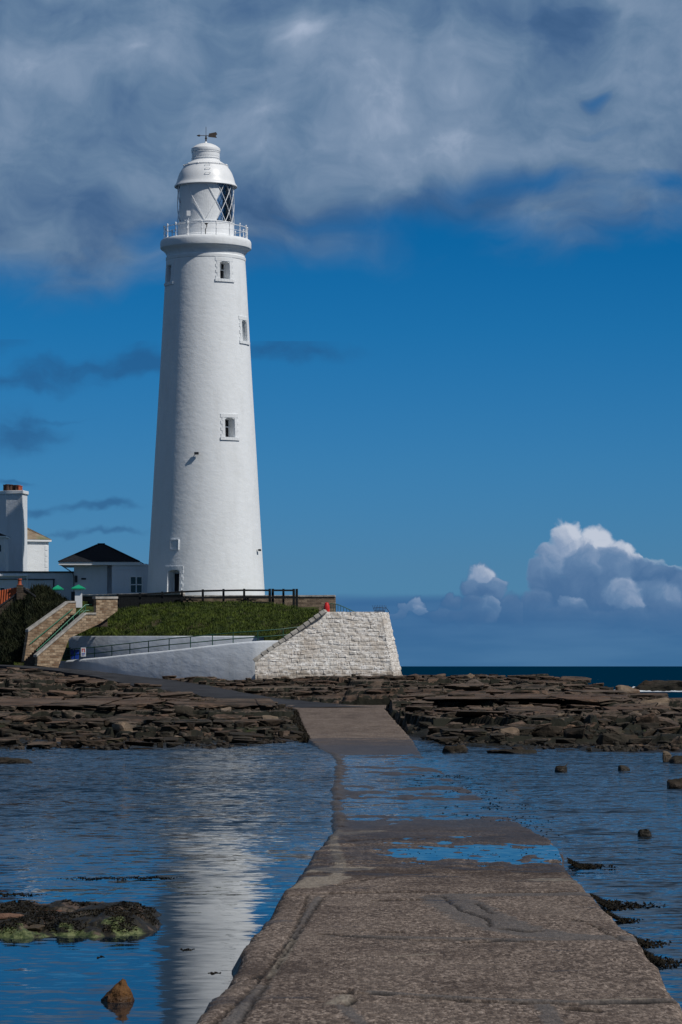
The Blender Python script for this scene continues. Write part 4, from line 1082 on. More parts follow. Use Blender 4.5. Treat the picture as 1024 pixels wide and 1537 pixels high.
# low flat-roofed range in front
m = MB(); x0, x1 = GX(-60, 308.6), GX(112, 308.6); ze = P(0, 859.5, 308.6).z
m.box(((x0 + x1) / 2, 308.6 + .9, (ze + 9.6) / 2), (x1 - x0, 1.8, ze - 9.6)); lr = m.build('flat_roofed_range', MAT['white'], kh)
m = MB(); m.box(((x0 + x1) / 2, 309.5, ze + .06), (x1 - x0 + .1, 2.0, .15)); m.build('roof_edge', MAT['darktrim'], lr)
m = MB(); z_ = P(0, 864, 308.4).z; m.tube([(x0, 308.35, z_), (GX(42, 308.3), 308.35, z_)], .13, 10); m.build('gutter', MAT['paint'], lr)
m = MB(); xg = GX(41, 308.3); m.tube([(xg, 308.3, z_), (xg, 308.3, z_ - .35), (xg, 308.42, z_ - .5), (xg, 308.42, 9.6)], .075, 8); m.build('downpipe', MAT['paint'], lr)
m = MB(); z2 = P(0, 869.5, 308.4).z; m.box(((xg + GX(82, 308.4)) / 2, 308.55, z2), (GX(82, 308.4) - xg, .12, .10)); m.box(((x0 + xg) / 2, 308.55, z2 + .02), (xg - x0, .1, .08)); m.build('string_course', MAT['darktrim'], lr)
m = MB(); m.tube([(GX(80, 308), 308.45, z2), (GX(80, 308), 308.45, 9.6)], .07, 8); m.build('downpipe', MAT['darktrim'], lr, label='dark downpipe')
m = MB(); pbox(m, -9, 8, 881, 894, 308.52, .1); wn_ = m.build('window', MAT['frame'], lr)
m = MB(); pbox(m, -7.5, -.5, 882.5, 892.5, 308.49, .04); pbox(m, .8, 6.5, 882.5, 892.5, 308.49, .04); m.build('pane', MAT['pane'], wn_)

# --- pavilion with the dark hipped roof, and its wing running to the tower
pv = thing('entrance_pavilion', 'small white pavilion with a dark hipped slate roof beside the tower', 'pavilion', P(140, 892, 304))
ze = P(0, 848.5, 302).z
m = MB(); x0, x1 = GX(111, 302.5), GX(161, 302.5); m.box(((x0 + x1) / 2, 305.5, (ze + 9.6) / 2), (x1 - x0, 6, ze - 9.6)); m.build('wall', MAT['white'], pv)
m = MB(); x0, x1 = GX(161, 303), GX(169, 303); m.box(((x0 + x1) / 2 + .02, 306, (ze + 9.6) / 2), (x1 - x0, 5.4, ze - 9.6)); m.build('wall', MAT['white'], pv)
m = MB(); X0, X1 = GX(88, 301.2), GX(209.5, 301.2)
m.box(((X0 + X1) / 2, 305.4, ze + .16), (X1 - X0, 8.4, .30)); m.build('fascia', MAT['frame'], pv)
m = MB(); zr = ze + .33
mid0, mid1 = GX(146, 305), GX(157, 305)
m.add([(X0 - .1, 301.1, zr), (X1 + .1, 301.1, zr), (X1 + .1, 309.7, zr), (X0 - .1, 309.7, zr), (mid0, 304.9, zr + 1.85), (mid1, 304.9, zr + 1.85), (mid1, 305.9, zr + 1.85), (mid0, 305.9, zr + 1.85)],
      [(0, 1, 5, 4), (1, 2, 6, 5), (2, 3, 7, 6), (3, 0, 4, 7), (4, 5, 6, 7), (3, 2, 1, 0)])
m.bar((X0, 301.1, zr + .04), (mid0, 304.9, zr + 1.88), .14, .08); m.bar((X1, 301.1, zr + .04), (mid1, 304.9, zr + 1.88), .14, .08); m.bar((mid0, 305.4, zr + 1.95), (mid1, 305.4, zr + 1.95), .3, .16)
m.build('roof', MAT['slate'], pv)
m = MB(); m.tube([P(90, 846, 301.4), P(92, 848.5, 301.6), P(109, 859.5, 302.3), P(111, 866, 302.4), P(111, 892, 302.4)], .05, 6); m.build('downpipe', MAT['darktrim'], pv)
m = MB(); pbox(m, 122, 129, 867.5, 870, 302.4, .1); m.build('vent', MAT['darktrim'], pv)
m = MB(); pbox(m, 112.5, 116, 864, 874, 302.3, .2); m.build('meter_box', MAT['darktrim'], pv, label='small dark box on the wall')
m = MB(); x0, x1 = GX(168, 301.5), GX(226, 301.5); zw = P(0, 847, 301.5).z
m.box(((x0 + x1) / 2, 304, (zw + 9.6) / 2), (x1 - x0, 5, zw - 9.6)); wing = m.build('wing', MAT['white'], pv)
m = MB(); pbox(m, 167.6, 221, 846.2, 849.0, 301.38, .2); pbox(m, 168, 221, 853.5, 855, 301.44, .1); m.build('parapet_band', MAT['white'], wing)
m = MB()
for a in (195.5, 204.6, 213.6):
    pbox(m, a - .9, a + .9, 864.5, 891, 301.40, .16)
for a in (865.4, 877.5, 890.2): pbox(m, 196.4, 212.7, a - .8, a + .8, 301.42, .12)
wn_ = m.build('window', MAT['frame'], wing)
m = MB(); pbox(m, 195, 214, 865, 890.5, 301.46, .06); m.build('pane', MAT['pane'], wn_)

# --- whitewashed ramp: curved outer wall, deck, inner wall
def Dout(px):
    s = min(max((px - 88) / 295, 0), 1.0); return 273 - (.92 * s - .30 * s * s) * 18.2
TOPO = [(88, 992.8), (100, 991.5), (120, 989.5), (160, 986), (200, 981.5), (240, 977.8), (270, 974.5), (300, 970.8), (345, 965.8), (370, 963.5), (395, 961.8), (428, 961.6)]
BOTO = [(88, 997.5), (100, 1001), (120, 1005), (150, 1010), (200, 1015.5), (240, 1018.4), (300, 1019.5), (383, 1019.5), (428, 1019.5)]
rw = thing('ramp_wall', 'long curved whitewashed wall rising along the ramp beside the road', 'wall', P(235, 1018, 265))
pxs = np.concatenate([np.arange(88, 383, 5.0), [383, 395, 410, 428]])
ft = lambda T, x: float(np.interp(x, [q[0] for q in T], [q[1] for q in T]))
vs = []; fs = []
TH = .42
for i, px_ in enumerate(pxs):
    D = Dout(px_); D2 = Dout(px_ + 1); tx = GX(px_ + 1, D2) - GX(px_, D); ty = D2 - D; l_ = math.hypot(tx, ty) or 1
    n = Vector((-ty / l_, tx / l_, 0)) if px_ < 383 else Vector((0.35, .93, 0))
    if n.y < 0: n = -n
    t_ = P(px_, ft(TOPO, px_), D); b_ = P(px_, ft(BOTO, px_), D); b_.z -= .5
    vs += [b_, Vector((t_.x, t_.y, t_.z - .16)), t_ + n * .07 - Vector((0, 0, .03)), t_ + n * .2 + Vector((0, 0, .02)), t_ + n * (TH - .07) - Vector((0, 0, .03)), t_ + n * TH - Vector((0, 0, .16)), Vector((t_.x + n.x * TH, t_.y + n.y * TH, b_.z))]
K = 7
fs = [(i * K + k, (i + 1) * K + k, (i + 1) * K + k + 1, i * K + k + 1) for i in range(len(pxs) - 1) for k in range(K - 1)]
fs += [tuple(range(K))[::-1], tuple((len(pxs) - 1) * K + k for k in range(K))]
mb = MB(); mb.add(vs, fs, True); mb.build('outer_wall', MAT['ramp'], rw, sharp=60)
def Din(px): return Dout(min(px, 383)) + 3.9
mb = MB(); vs = []
pin = np.concatenate([np.arange(103, 395, 6.0), [395.5]])
for px_ in pin:
    D = Din(px_); t_ = P(px_, 954.6, D); zb_ = P(px_, 992, D).z
    vs += [Vector((t_.x, t_.y, zb_ - 1)), t_ - Vector((0, 0, .12)), t_ + Vector((0, .08, 0)), t_ + Vector((0, .34, 0)), t_ + Vector((0, .40, -.12)), Vector((t_.x, t_.y + .4, zb_ - 1))]
fs = [(i * 6 + k, (i + 1) * 6 + k, (i + 1) * 6 + k + 1, i * 6 + k + 1) for i in range(len(pin) - 1) for k in range(5)] + [(5, 4, 3, 2, 1, 0), tuple((len(pin) - 1) * 6 + k for k in range(6))]
mb.add(vs, fs, True)
iw = thing('inner_wall', 'low whitewashed wall under the grass bank behind the green railing', 'wall', P(250, 985, 268)); mb.build('masonry', MAT['ramp'], iw, sharp=60)
mb = MB(); vs = []
for px_ in pxs[:-1]:
    D = Dout(px_); z_ = P(px_, ft(TOPO, px_), D).z - .18
    vs += [Vector((GX(px_, D), D + .3, z_)), Vector((GX(px_, D) + .1, D + 4.1, z_))]
n = len(vs) // 2; mb.add(vs, [(2 * i, 2 * i + 2, 2 * i + 3, 2 * i + 1) for i in range(n - 1)])
tag(mb.build('ramp_path', MAT['asphalt']), 'sloping path between the two white walls', 'path', kind='structure')

# --- bastion of whitewashed rough blocks
bs = thing('stone_bastion', 'battered bastion of whitewashed rough stone blocks with one sloping shoulder', 'bastion', P(500, 1018, 262))
def bface(C00, C10, C11, C01, nu, nv, seed, keepf=None, amp=.085):
    """bilinear face with rough coursed blocks pushed out of it: returns verts, faces"""
    U, Vv = np.meshgrid(np.linspace(0, 1, nu), np.linspace(0, 1, nv))
    C = [np.array(c) for c in (C00, C10, C11, C01)]
    p = (C[0][None, None] * ((1 - U) * (1 - Vv))[..., None] + C[1] * (U * (1 - Vv))[..., None] + C[2] * (U * Vv)[..., None] + C[3] * ((1 - U) * Vv)[..., None])
    d = C[1] - C[0]; d = d / np.linalg.norm(d); e = C[3] - C[0]; e = e / np.linalg.norm(e); n_ = np.cross(d, e); n_ /= np.linalg.norm(n_)
    z = p[..., 2]; u = p[..., 0] * d[0] + p[..., 1] * d[1]
    zz = z / .36 + fbm(u / 3.5, z / 2, 3, seed) * .75; row = np.floor(zz); fz = zz - row
    bl = .6 + .5 * ((row * 37) % 5) / 5; uu = u / bl + ((row * 91) % 7) / 7 + fbm(u / 1.1, row * 3.7, 2, seed + 3) * .75
    col = np.floor(uu); fu = uu - col
    hsh = _h(col.astype(int) + 500, row.astype(int) + 500, seed) / 4096
    eu = np.minimum(fu, 1 - fu) * bl; ez = np.minimum(fz, 1 - fz) * .34
    soft = .5 + .5 * sstep(-.2, .3, fbm(u / 1.5, z / 1.2, 3, seed + 21))
    j = 1 - (1 - sstep(0, .07, eu) * sstep(0, .06, ez)) * soft
    h = j * (.35 + .65 * hsh) * amp + fbm(u * 2.6, z * 3.6, 4, seed + 5) * .065 * j + fbm(u * .5, z * .5, 2, seed + 9) * .04
    miss = (hsh > .975); h = h - miss * .14 * j
    p = p + n_[None, None] * h[..., None]
    F_ = gridfaces(nv, nu)
    if keepf is not None:
        ctr = p.reshape(-1, 3)[F_].mean(1); F_ = F_[keepf(ctr)]
    return p.reshape(-1, 3), F_, (1 - j).ravel() * .8 + miss.ravel() * .6
def f(t, b):
    p = wpos(t)
    a = t.nodes.new('ShaderNodeAttribute'); a.attribute_name = 'joint'; jt = S(t, a.outputs['Fac'])
    n = noise(t, vmath(t, 'MULTIPLY', p, (1, 1, 2.2)).outputs[0], 1.3, 6, 0.68); n2 = noise(t, p, 6.0, 4, 0.7); x, y, z = separate(t, p)
    c = mixc(t, n.smooth(0.38, 0.64), (0.52, 0.48, 0.43), (0.84, 0.82, 0.79))
    c = mixc(t, (n2 + n * .5).smooth(0.79, 0.9) * 0.8, c, (0.22, 0.17, 0.13))
    c = mixc(t, noise(t, p, 0.45, 5, 0.7).smooth(0.50, 0.68) * 0.6, c, (0.40, 0.34, 0.28))
    c = mixc(t, jt.smooth(0.4, 1.0) * noise(t, p, 1.6, 3, 0.6).smooth(0.42, 0.6) * 0.85, c, (0.20, 0.16, 0.13))
    c = mixc(t, (z + (n - 0.5) * 1.6).smooth(2.6, 3.5, 1.0, 0.0) * 0.7, c, (0.24, 0.19, 0.14))
    setc(t, b, c, 0.9, 0.2); bump(t, b, n2 + n, 0.8, 0.03)
MAT['block'] = material('whitewashed_rough_blocks', f)
D0, D1 = 258.0, 258.9
thb = R(9)
def bq(px_, py_, lean): return onplane(px_, py_, GX(383, D0), D0 + lean, thb)
A_, B_ = bq(383, 1023, 0), bq(591, 1023, 0); C_, D_ = bq(571.5, 918.5, 1.0), bq(383, 918.5, 1.0)
SL = [(383, 995), (395, 985), (430, 961), (459, 941), (490, 918.5)]
def keepf(c):
    px_ = c[:, 0] / c[:, 1] * F + 512; py_ = HOR - (c[:, 2] - H) / c[:, 1] * F
    return py_ > np.interp(px_, [q[0] for q in SL], [q[1] for q in SL], right=900)
v1, f1, j1 = bface(A_, B_, C_, D_, 250, 130, 3, keepf)
back = Vector((math.cos(thb + PI / 2 - .35), math.sin(thb + PI / 2 - .35), 0))
E_, G_ = B_ + back * 5.0, C_ + back * 3.7
v2, f2, j2 = bface(B_, E_, G_, C_, 110, 130, 13)
bo = npmesh('block_face', v1 - np.array(bs.location), f1, MAT['block'], True, bs, {'joint': j1}); bo.data.set_sharp_from_angle(angle=R(40))
bo = npmesh('block_side', v2 - np.array(bs.location), f2, MAT['block'], True, bs, {'joint': j2}); bo.data.set_sharp_from_angle(angle=R(40))
# arris stones, top and the sloping shoulder
m = MB(); k = 17
for i in range(k):
    a = B_.lerp(C_, i / k); b_ = B_.lerp(C_, (i + .93) / k); s_ = (.42 if i % 2 else .3)
    q = [a + Vector((-s_, -.02, 0)), a + Vector((.10, -.06, 0)), b_ + Vector((.09, -.06, 0)), b_ + Vector((-s_, -.02, 0))]
    m.prism(q, back * (.3 + .25 * (i % 2)))
m.build('corner_stones', MAT['block'], bs, bevel=.05)
m = MB(); tp = [bq(490, 918.5, 1.0), C_, G_, bq(490, 918.5, 1.0) + back * 3.7]
m.prism([q - Vector((0, 0, .35)) for q in tp], (0, 0, .33)); m.build('top_slab', MAT['block'], bs)
m = MB()
fpts = [bq(383, 996, .2), bq(383, 1020, .2), bq(587, 1020, .25), bq(568, 921, 1.2), bq(490, 921, 1.2)]
m.prism(fpts, back * 3.5); m.build('core', MAT['coping'], bs)
for (a, b_) in zip(SL[:-1], SL[1:]):
    n_ = max(1, int(math.hypot(b_[0] - a[0], b_[1] - a[1]) / 9))
    for q in range(n_):
        p0 = bq(a[0] + (b_[0] - a[0]) * q / n_, a[1] + (b_[1] - a[1]) * q / n_, .4); p1 = bq(a[0] + (b_[0] - a[0]) * (q + .96) / n_, a[1] + (b_[1] - a[1]) * (q + .96) / n_, .45)
        m = MB(); up = Vector((-.25, 0, .30)); m.prism([p0, p1, p1 + up * .85, p0 + up], back * random.uniform(.75, .95)); m.build('shoulder_stone', MAT['coping'], bs, bevel=.05)

# --- grass bank
TOPG = [(112, 953), (128, 940), (148, 926), (176, 916), (205, 911), (240, 907), (280, 905), (330, 904), (380, 904.5), (420, 908), (450, 913), (478, 922)]
BOTG = [(112, 954.5), (396, 954.5), (399, 963.5), (430, 964), (445, 951), (460, 940), (478, 925)]
us = np.linspace(112, 478, 190); vv = np.linspace(0, 1, 70)
Ug, Vg = np.meshgrid(us, vv)
Db = np.array([Din(u) + .35 if u < 396 else 262.6 - .2 for u in us]); Db = np.interp(us, [112, 380, 400, 430, 478], [Din(112) + .35, Din(380) + .35, 263.5, 261.0, 268])
Dt = np.interp(us, [112, 148, 176, 240, 400, 478], [Din(112) + 1.2, 279, 284, 285.5, 285.5, 281])
yb = np.interp(us, *zip(*BOTG)); yt = np.interp(us, *zip(*TOPG))
zb = H + (HOR - yb) / F * Db; zt2 = H + (HOR - yt) / F * Dt
Dg2 = Db + (Dt - Db) * Vg; Zg2 = zb + (zt2 - zb) * Vg
Zg2 = Zg2 + np.sin(Vg * PI) * (.35 + .25 * fbm(Ug / 40, Vg * 2, 2, 201)) * sstep(112, 160, Ug) + fbm(Ug / 9, Vg * 9, 4, 203) * .16 * np.sin(np.clip(Vg, .03, .97) * PI) ** .5
Xg2 = (Ug - 512) / F * Dg2
# flat strip behind the crest, up to the parapet wall
V = np.stack([Xg2, Dg2, Zg2], -1)
ex = V[-1:].copy(); ex[..., 1] += 7; ex[..., 2] = np.maximum(ex[..., 2], 9.3); ex[..., 0] += 0
gb = npmesh('grass_bank', np.concatenate([V, ex], 0).reshape(-1, 3), gridfaces(71, 190), MAT['turf'])
tag(gb, 'rounded bank of rough green grass between the white wall and the black fence', 'grass bank', kind='structure')
def tufts(name, n, posf, mat, h0, h1, w, lab, cat, kind='stuff', lean=.5, blades=3):
    vs = []; fs = []
    for i in range(n):
        q = posf()
        if q is None: continue
        q = Vector(q)
        for b_ in range(blades):
            a = random.uniform(0, 2 * PI); hh = random.uniform(h0, h1); d = Vector((math.cos(a), math.sin(a), 0)); s_ = Vector((-d.y, d.x, 0)) * w * random.uniform(.6, 1.3)
            l_ = random.uniform(.1, lean) * hh
            k = len(vs); vs += [q - s_ / 2, q + s_ / 2, q + d * l_ + Vector((0, 0, hh)), ]; fs.append((k, k + 1, k + 2))
    o = npmesh(name, np.array([list(v) for v in vs]), np.array(fs), mat, False)
    return tag(o, lab, cat, kind=kind)
def gp():
    j = random.randrange(189); i = int(random.random() * 69.9)
    a, b_ = random.random(), random.random()
    p = V[i, j] * (1 - a) * (1 - b_) + V[min(i + 1, 69), j] * a * (1 - b_) + V[i, j + 1] * (1 - a) * b_ + V[min(i + 1, 69), j + 1] * a * b_
    bare = float(vnoise(np.array([j / 14.0]), np.array([i / 16.0]), 7)[0])
    if bare > .45 and random.random() < .8: return None
    return (p[0], p[1], p[2] - .03)
tufts('bank_grass', 15000, gp, MAT['blade'], .10, .34, .07, 'unmown grass blades covering the bank below the fence', 'grass', lean=.7)

# --- stone steps and their two parapets
TH_S = R(33); X0_, Y0_ = GX(57, 268), 268.0
def sp(px_, py_, off=0.0): return onplane(px_, py_, X0_ - math.sin(TH_S) * off, Y0_ + math.cos(TH_S) * off, TH_S)
ns = Vector((-math.sin(TH_S), math.cos(TH_S), 0)); ds = Vector((math.cos(TH_S), math.sin(TH_S), 0))
t = thing('stair_parapet', 'near sandstone parapet of the island steps, stepped up to a square end', 'wall', sp(100, 997))
m = MB(); m.prism([sp(56, 999), sp(56.5, 985), sp(129, 922.5), sp(144.5, 922.5), sp(144.5, 899), sp(176.5, 899), sp(176.5, 917), sp(150, 936), sp(104, 958), sp(92, 990), sp(87, 1003)], ns * .5)
m.build('masonry', MAT['sand'], t)
m = MB(); m.prism([sp(55, 986.5, -.08), sp(55, 983, -.08), sp(128.5, 919.6, -.08), sp(145, 919.6, -.08), sp(145, 922.6, -.08), sp(129.5, 922.6, -.08)], ns * .66)
m.prism([sp(143.5, 899, -.08), sp(143.5, 895.5, -.08), sp(177.5, 895.5, -.08), sp(177.5, 899, -.08)], ns * .66); m.build('coping', MAT['coping'], t, bevel=.03)
OFFS = 2.6
t = thing('stair_parapet', 'far sandstone parapet of the island steps with a green handrail fixed to it', 'wall', sp(70, 990, OFFS))
m = MB(); m.prism([sp(36, 993, OFFS), sp(43, 947, OFFS), sp(103, 904.5, OFFS), sp(114, 904.5, OFFS), sp(114, 935, OFFS), sp(66, 996, OFFS)], ns * .5); m.build('masonry', MAT['sand'], t)
m = MB(); m.prism([sp(42.5, 949, OFFS - .06), sp(42.5, 944.8, OFFS - .06), sp(102.5, 902.2, OFFS - .06), sp(114.6, 902.2, OFFS - .06), sp(114.6, 905, OFFS - .06), sp(103.5, 905, OFFS - .06)], ns * .62); m.build('coping', MAT['coping'], t, bevel=.03)
m = MB()
a, b_ = sp(45, 966.5, OFFS - .12), sp(109, 914, OFFS - .12); m.tube([a, b_], .045, 8)
for q in (.08, .36, .64, .92): c = a.lerp(b_, q); m.tube([c, c - Vector((0, 0, .12)), c + ns * .14 - Vector((0, 0, .12))], .02, 6)
m.build('handrail', MAT['green'], t)
s0, s1 = sp(52, 994, .5), sp(125, 922, .5)
NS = 24; run = (Vector((s1.x, s1.y, 0)) - Vector((s0.x, s0.y, 0))); rise = s1.z - s0.z
m = MB()
for k in range(NS):
    p0 = Vector((s0.x, s0.y, 0)) + run * k / NS; z1 = s0.z + rise * (k + 1) / NS - .02
    m.prism([(p0.x, p0.y, z1 - .9), tuple((p0 + run / NS * 1.04)[:2]) + (z1 - .7,), tuple((p0 + run / NS * 1.04)[:2]) + (z1,), (p0.x, p0.y, z1)], ns * (OFFS - .5))
e0 = Vector((s1.x, s1.y, 0))
m.prism([tuple(e0[:2]) + (s1.z - 1.1,), tuple((e0 + ds * 2.5)[:2]) + (s1.z - 1.1,), tuple((e0 + ds * 2.5)[:2]) + (s1.z - .02,), tuple(e0[:2]) + (s1.z - .02,)], ns * (OFFS - .5))
tag(m.build('stone_steps', MAT['sandl']), 'stone steps, darkened with painted shade, climbing between the two sandstone parapets', 'steps')  # the shadowed side of the flight is put into the stone colour
# green balustrade on the near side of the steps
t = thing('step_railing', 'green metal balustrade with two rails climbing the island steps', 'railing', sp(60, 985, .7))
for dy, rr_ in ((0, .045), (8.5, .035)):
    m = MB(); m.tube([sp(55, 979 + dy - 2, .75), sp(128, 908 + dy, .75), sp(138, 907.5 + dy, .75)], rr_, 8); m.build('rail', MAT['green'], t)
for k in range(9):
    q = k / 8; px_ = 56 + 72 * q; m = MB(); a = sp(px_, 977.5 - 69.5 * q, .75); m.tube([a, a - Vector((0, 0, 1.15))], .035, 6); m.build('post', MAT['green'], t)
for off in (1.4, 2.2):
    m = MB(); m.tube([sp(57, 981, off), sp(118, 921, off), sp(126, 915, off)], .04, 8); m.build('rail', MAT['green'], t)
    for k in range(8):
        q = k / 7; a = sp(57 + 61 * q, 981 - 60 * q, off); m = MB(); m.tube([a, a - Vector((0, 0, 1.0))], .03, 6); m.build('post', MAT['green'], t)
# gate pillars
def pillar(px_, y0, y1, cy0, cy1, hw, chw, D, lab):
    t = thing('gate_pillar', lab, 'gate pillar', P(px_, y1, D), 'green-capped pillars at the top of the steps')
    m = MB(); w = 2 * hw / F * D; a, b_ = P(px_, y1, D), P(px_, y0, D); m.box((a.x, D + w / 2, (a.z + b_.z) / 2), (w, w, b_.z - a.z), rz=R(0)); m.build('shaft', MAT['paint'], t)
    cw_ = 2 * chw / F * D; z0 = P(px_, cy1, D).z; z1 = P(px_, cy0, D).z; c = Vector((a.x, D + w / 2, 0)); k = cw_ / 2
    m = MB(); m.add([(c.x - k, c.y - k, z0), (c.x + k, c.y - k, z0), (c.x + k, c.y + k, z0), (c.x - k, c.y + k, z0), (c.x - k, c.y - k, z0 + .12), (c.x + k, c.y - k, z0 + .12), (c.x + k, c.y + k, z0 + .12), (c.x - k, c.y + k, z0 + .12), (c.x, c.y, z1 + .05)],
                    [(3, 2, 1, 0), (0, 1, 5, 4), (1, 2, 6, 5), (2, 3, 7, 6), (3, 0, 4, 7), (4, 5, 8), (5, 6, 8), (6, 7, 8), (7, 4, 8)]); m.build('cap', MAT['cap'], t)
    return t
pillar(117.5, 884.5, 912, 878, 884.5, 5.0, 9.8, 278, 'nearer white gate pillar with green pyramid cap, right one of the pair')
pillar(86.5, 886, 905, 878.5, 885.5, 3.6, 8, 288, 'farther white gate pillar with green cap, partly behind the scrub')
m = MB(); a = P(109.5, 886.5, 277); pbox(m, 106.8, 112.4, 888, 903, 278.4, .1); tag(m.build('gap_panel', MAT['darktrim']), 'added dark panel standing in for the dark gap beside the nearer gate pillar', 'board')  # dark panel added to fill the gap left of the pillar

# --- stone cottage with orange pantiles
t = thing('stone_cottage', 'small rough stone cottage with an orange pantile roof and terracotta pot, left edge', 'cottage', P(20, 915, 278))
Dc = 278.0
m = MB(); m.prism([P(-25, 935, Dc), P(-25, 928, Dc), P(10, 905, Dc), P(36, 882, Dc), P(53, 895, Dc), P(60, 935, Dc)], (0, 5, 0)); m.build('gable_wall', MAT['stonedk'], t)
m = MB(); m.prism([P(35, 881, Dc - .1), P(53.5, 894, Dc - .1), P(53.5, 896.5, Dc - .1), P(35, 883.5, Dc - .1)], (0, .4, 0)); m.prism([P(37, 881, Dc - .1), P(-26, 927, Dc - .1), P(-26, 930, Dc - .1), P(37, 883.8, Dc - .1)], (0, .4, 0)); m.build('verge', MAT['darktrim'], t)
m = MB(); m.add([P(33, 884, Dc + .5), P(-26, 928, Dc + .5), P(-60, 918, Dc + 7.5), P(-3, 872, Dc + 7.5), P(33, 885.5, Dc + .5), P(-26, 930, Dc + .5)], [(0, 1, 2, 3), (1, 0, 4, 5)])
rf = None
m = MB(); m.prism([P(26, 883, Dc + .3), P(-30, 894, Dc + 1.8), P(-46, 915, Dc + .3), P(-26, 930, Dc - .02), P(24, 893, Dc - .02)], (0, .12, .12)); m.build('roof', MAT['pantile'], t)
m = MB(); pbox(m, 25, 34.5, 878, 900, Dc - .25, .55); ch = m.build('chimney', MAT['stonedk'], t)
m = MB(); c = P(29.5, 878.5, Dc); m.lathe([(.26, 0), (.17, .12), (.15, .45), (.22, .5), (.2, .62), (.12, .62), (0, .5)], tuple(c), 12); m.build('chimney_pot', MAT['terracotta'], ch)

# ================================================================== RAILINGS, FENCE AND SMALL THINGS
# black timber fence along the crest of the bank
ft_ = thing('timber_fence', 'black post and rail timber fence along the top of the grass bank', 'fence', P(310, 910, 285))
FX = [177, 210, 243.5, 273, 304.5, 335.5, 366.5, 405, 409.5, 425.5, 441, 445.5]
FT = {177: 892, 210: 891, 243.5: 889, 273: 887, 304.5: 885.6, 335.5: 885, 366.5: 884.6}
def ftop(x): return float(np.interp(x, [177, 210, 243.5, 273, 304.5, 335.5, 366.5, 445], [892.5, 891, 889, 887, 885.6, 885, 884.6, 884.8]))
for x in FX:
    thick = x > 400 and x != 425.5
    D = 285.2; y1 = {405: 912, 409.5: 912, 425.5: 909, 441: 911, 445.5: 911}.get(x, 907 if x > 260 else 915)
    m = MB(); a, b_ = P(x, y1 + 3, D), P(x, ftop(x) - 1, D); w = .21 if not thick else .24
    m.box((a.x, D + .1, (a.z + b_.z) / 2), (w, w, b_.z - a.z)); m.build('post', MAT['timber'], ft_, bevel=.01)
for (xa, xb) in zip(FX[:-1], FX[1:]):
    if xb - xa < 6: continue
    m = MB()
    for dy, hh in ((1.4, .17), (11.2, .15), (19.5, .13)):
        if dy > 18 and xa > 400: continue
        m.bar(P(xa, ftop(xa) + dy, 285.02), P(xb, ftop(xb) + dy, 285.02), .06, hh)
    m.build('rails', MAT['timber'], ft_)
# dark boards added for the shade on the parapet behind the fence
fb = thing('shade_boards', 'added dark boards standing in for the shade on the parapet behind the fence', 'fence', P(225, 912, 287))
m = MB(); px_ = 178.0
while px_ < 268:
    D = 287.6; a, b_ = P(px_, 918, D), P(px_, 896.5 + random.uniform(-.2, .3), D); m.box((a.x, D, (a.z + b_.z) / 2), (.30, .05, b_.z - a.z)); px_ += 5.1
m.build('boards', MAT['timber'], fb)

# green pipe railing along the ramp
rl = thing('ramp_railing', 'long green pipe railing with two rails running up the ramp', 'railing', P(250, 980, 266))
RT = [(97, 976), (112, 974), (142, 971.5), (168, 968.6), (195, 965.6), (223, 962.3), (254, 958.8), (286, 955.8), (319, 952.6), (350, 949.8), (387, 947.2), (425, 944.2), (452, 940.5)]
def Dr(px_): return Dout(min(px_, 383)) + (.62 if px_ < 384 else .62 + (px_ - 384) * .02)
for dy in (0, 9.2):
    m = MB(); m.tube([P(x, y + dy, Dr(x)) for x, y in RT], .042, 8); m.build('rail', MAT['greendk'], rl)
for x, y in RT[1:-1]:
    b0 = P(x, y, Dr(x)); yb_ = ft(TOPO, x) + 2 if x < 396 else 962
    m = MB(); m.tube([b0, P(x, yb_, Dr(x))], .042, 8); m.build('post', MAT['greendk'], rl)
# bin, cabinet and notice at the foot of the ramp
t = thing('wheelie_bin', 'blue plastic bin standing behind the low end of the white ramp wall', 'bin', P(112, 989, 272.6))
D = 272.6; a, b_ = P(105.5, 990, D), P(118, 977, D); w = b_.x - a.x; c = Vector(((a.x + b_.x) / 2, D + w / 2, 0))
m = MB(); k0, k1 = w * .42, w * .5
m.add([(c.x - k0, c.y - k0, a.z), (c.x + k0, c.y - k0, a.z), (c.x + k0, c.y + k0, a.z), (c.x - k0, c.y + k0, a.z), (c.x - k1, c.y - k1, b_.z), (c.x + k1, c.y - k1, b_.z), (c.x + k1, c.y + k1, b_.z), (c.x - k1, c.y + k1, b_.z)],
      [(3, 2, 1, 0), (0, 1, 5, 4), (1, 2, 6, 5), (2, 3, 7, 6), (3, 0, 4, 7), (4, 5, 6, 7)]); m.build('body', MAT['blue'], t, bevel=.03)
m = MB(); m.box((c.x, c.y, b_.z + .05), (w * 1.08, w * 1.08, .09)); m.build('lid', MAT['blue'], t, bevel=.03)
t = thing('storage_cabinet', 'dark green cabinet beside the blue bin at the foot of the steps', 'cabinet', P(99, 990, 273.6))
m = MB(); pbox(m, 93.5, 105, 973, 991, 273.6, .7); m.build('body', MAT['greendk'], t, bevel=.02); m = MB(); pbox(m, 93, 105.5, 971.8, 973.2, 273.5, .85); m.build('lid', MAT['greendk'], t)
MAT['sign'] = simple('white_sign_face', (0.62, 0.64, 0.67), 0.5, .05)
t = thing('notice_sign', 'small white notice with red and blue marks fixed to the ramp railing', 'sign', P(125, 986, 271.3))
Dsg = 271.15; m = MB(); pbox(m, 121.5, 129, 972, 985.5, Dsg, .03); m.build('board', MAT['sign'], t)
m = MB(); pbox(m, 123, 124.2, 973.5, 978.5, Dsg - .012, .008); m.box(P(125.8, 974.2, Dsg - .008), (.14, .008, .07)); pbox(m, 126.3, 127.4, 973.5, 979, Dsg - .012, .008); m.build('red_marks', MAT['red'], t)
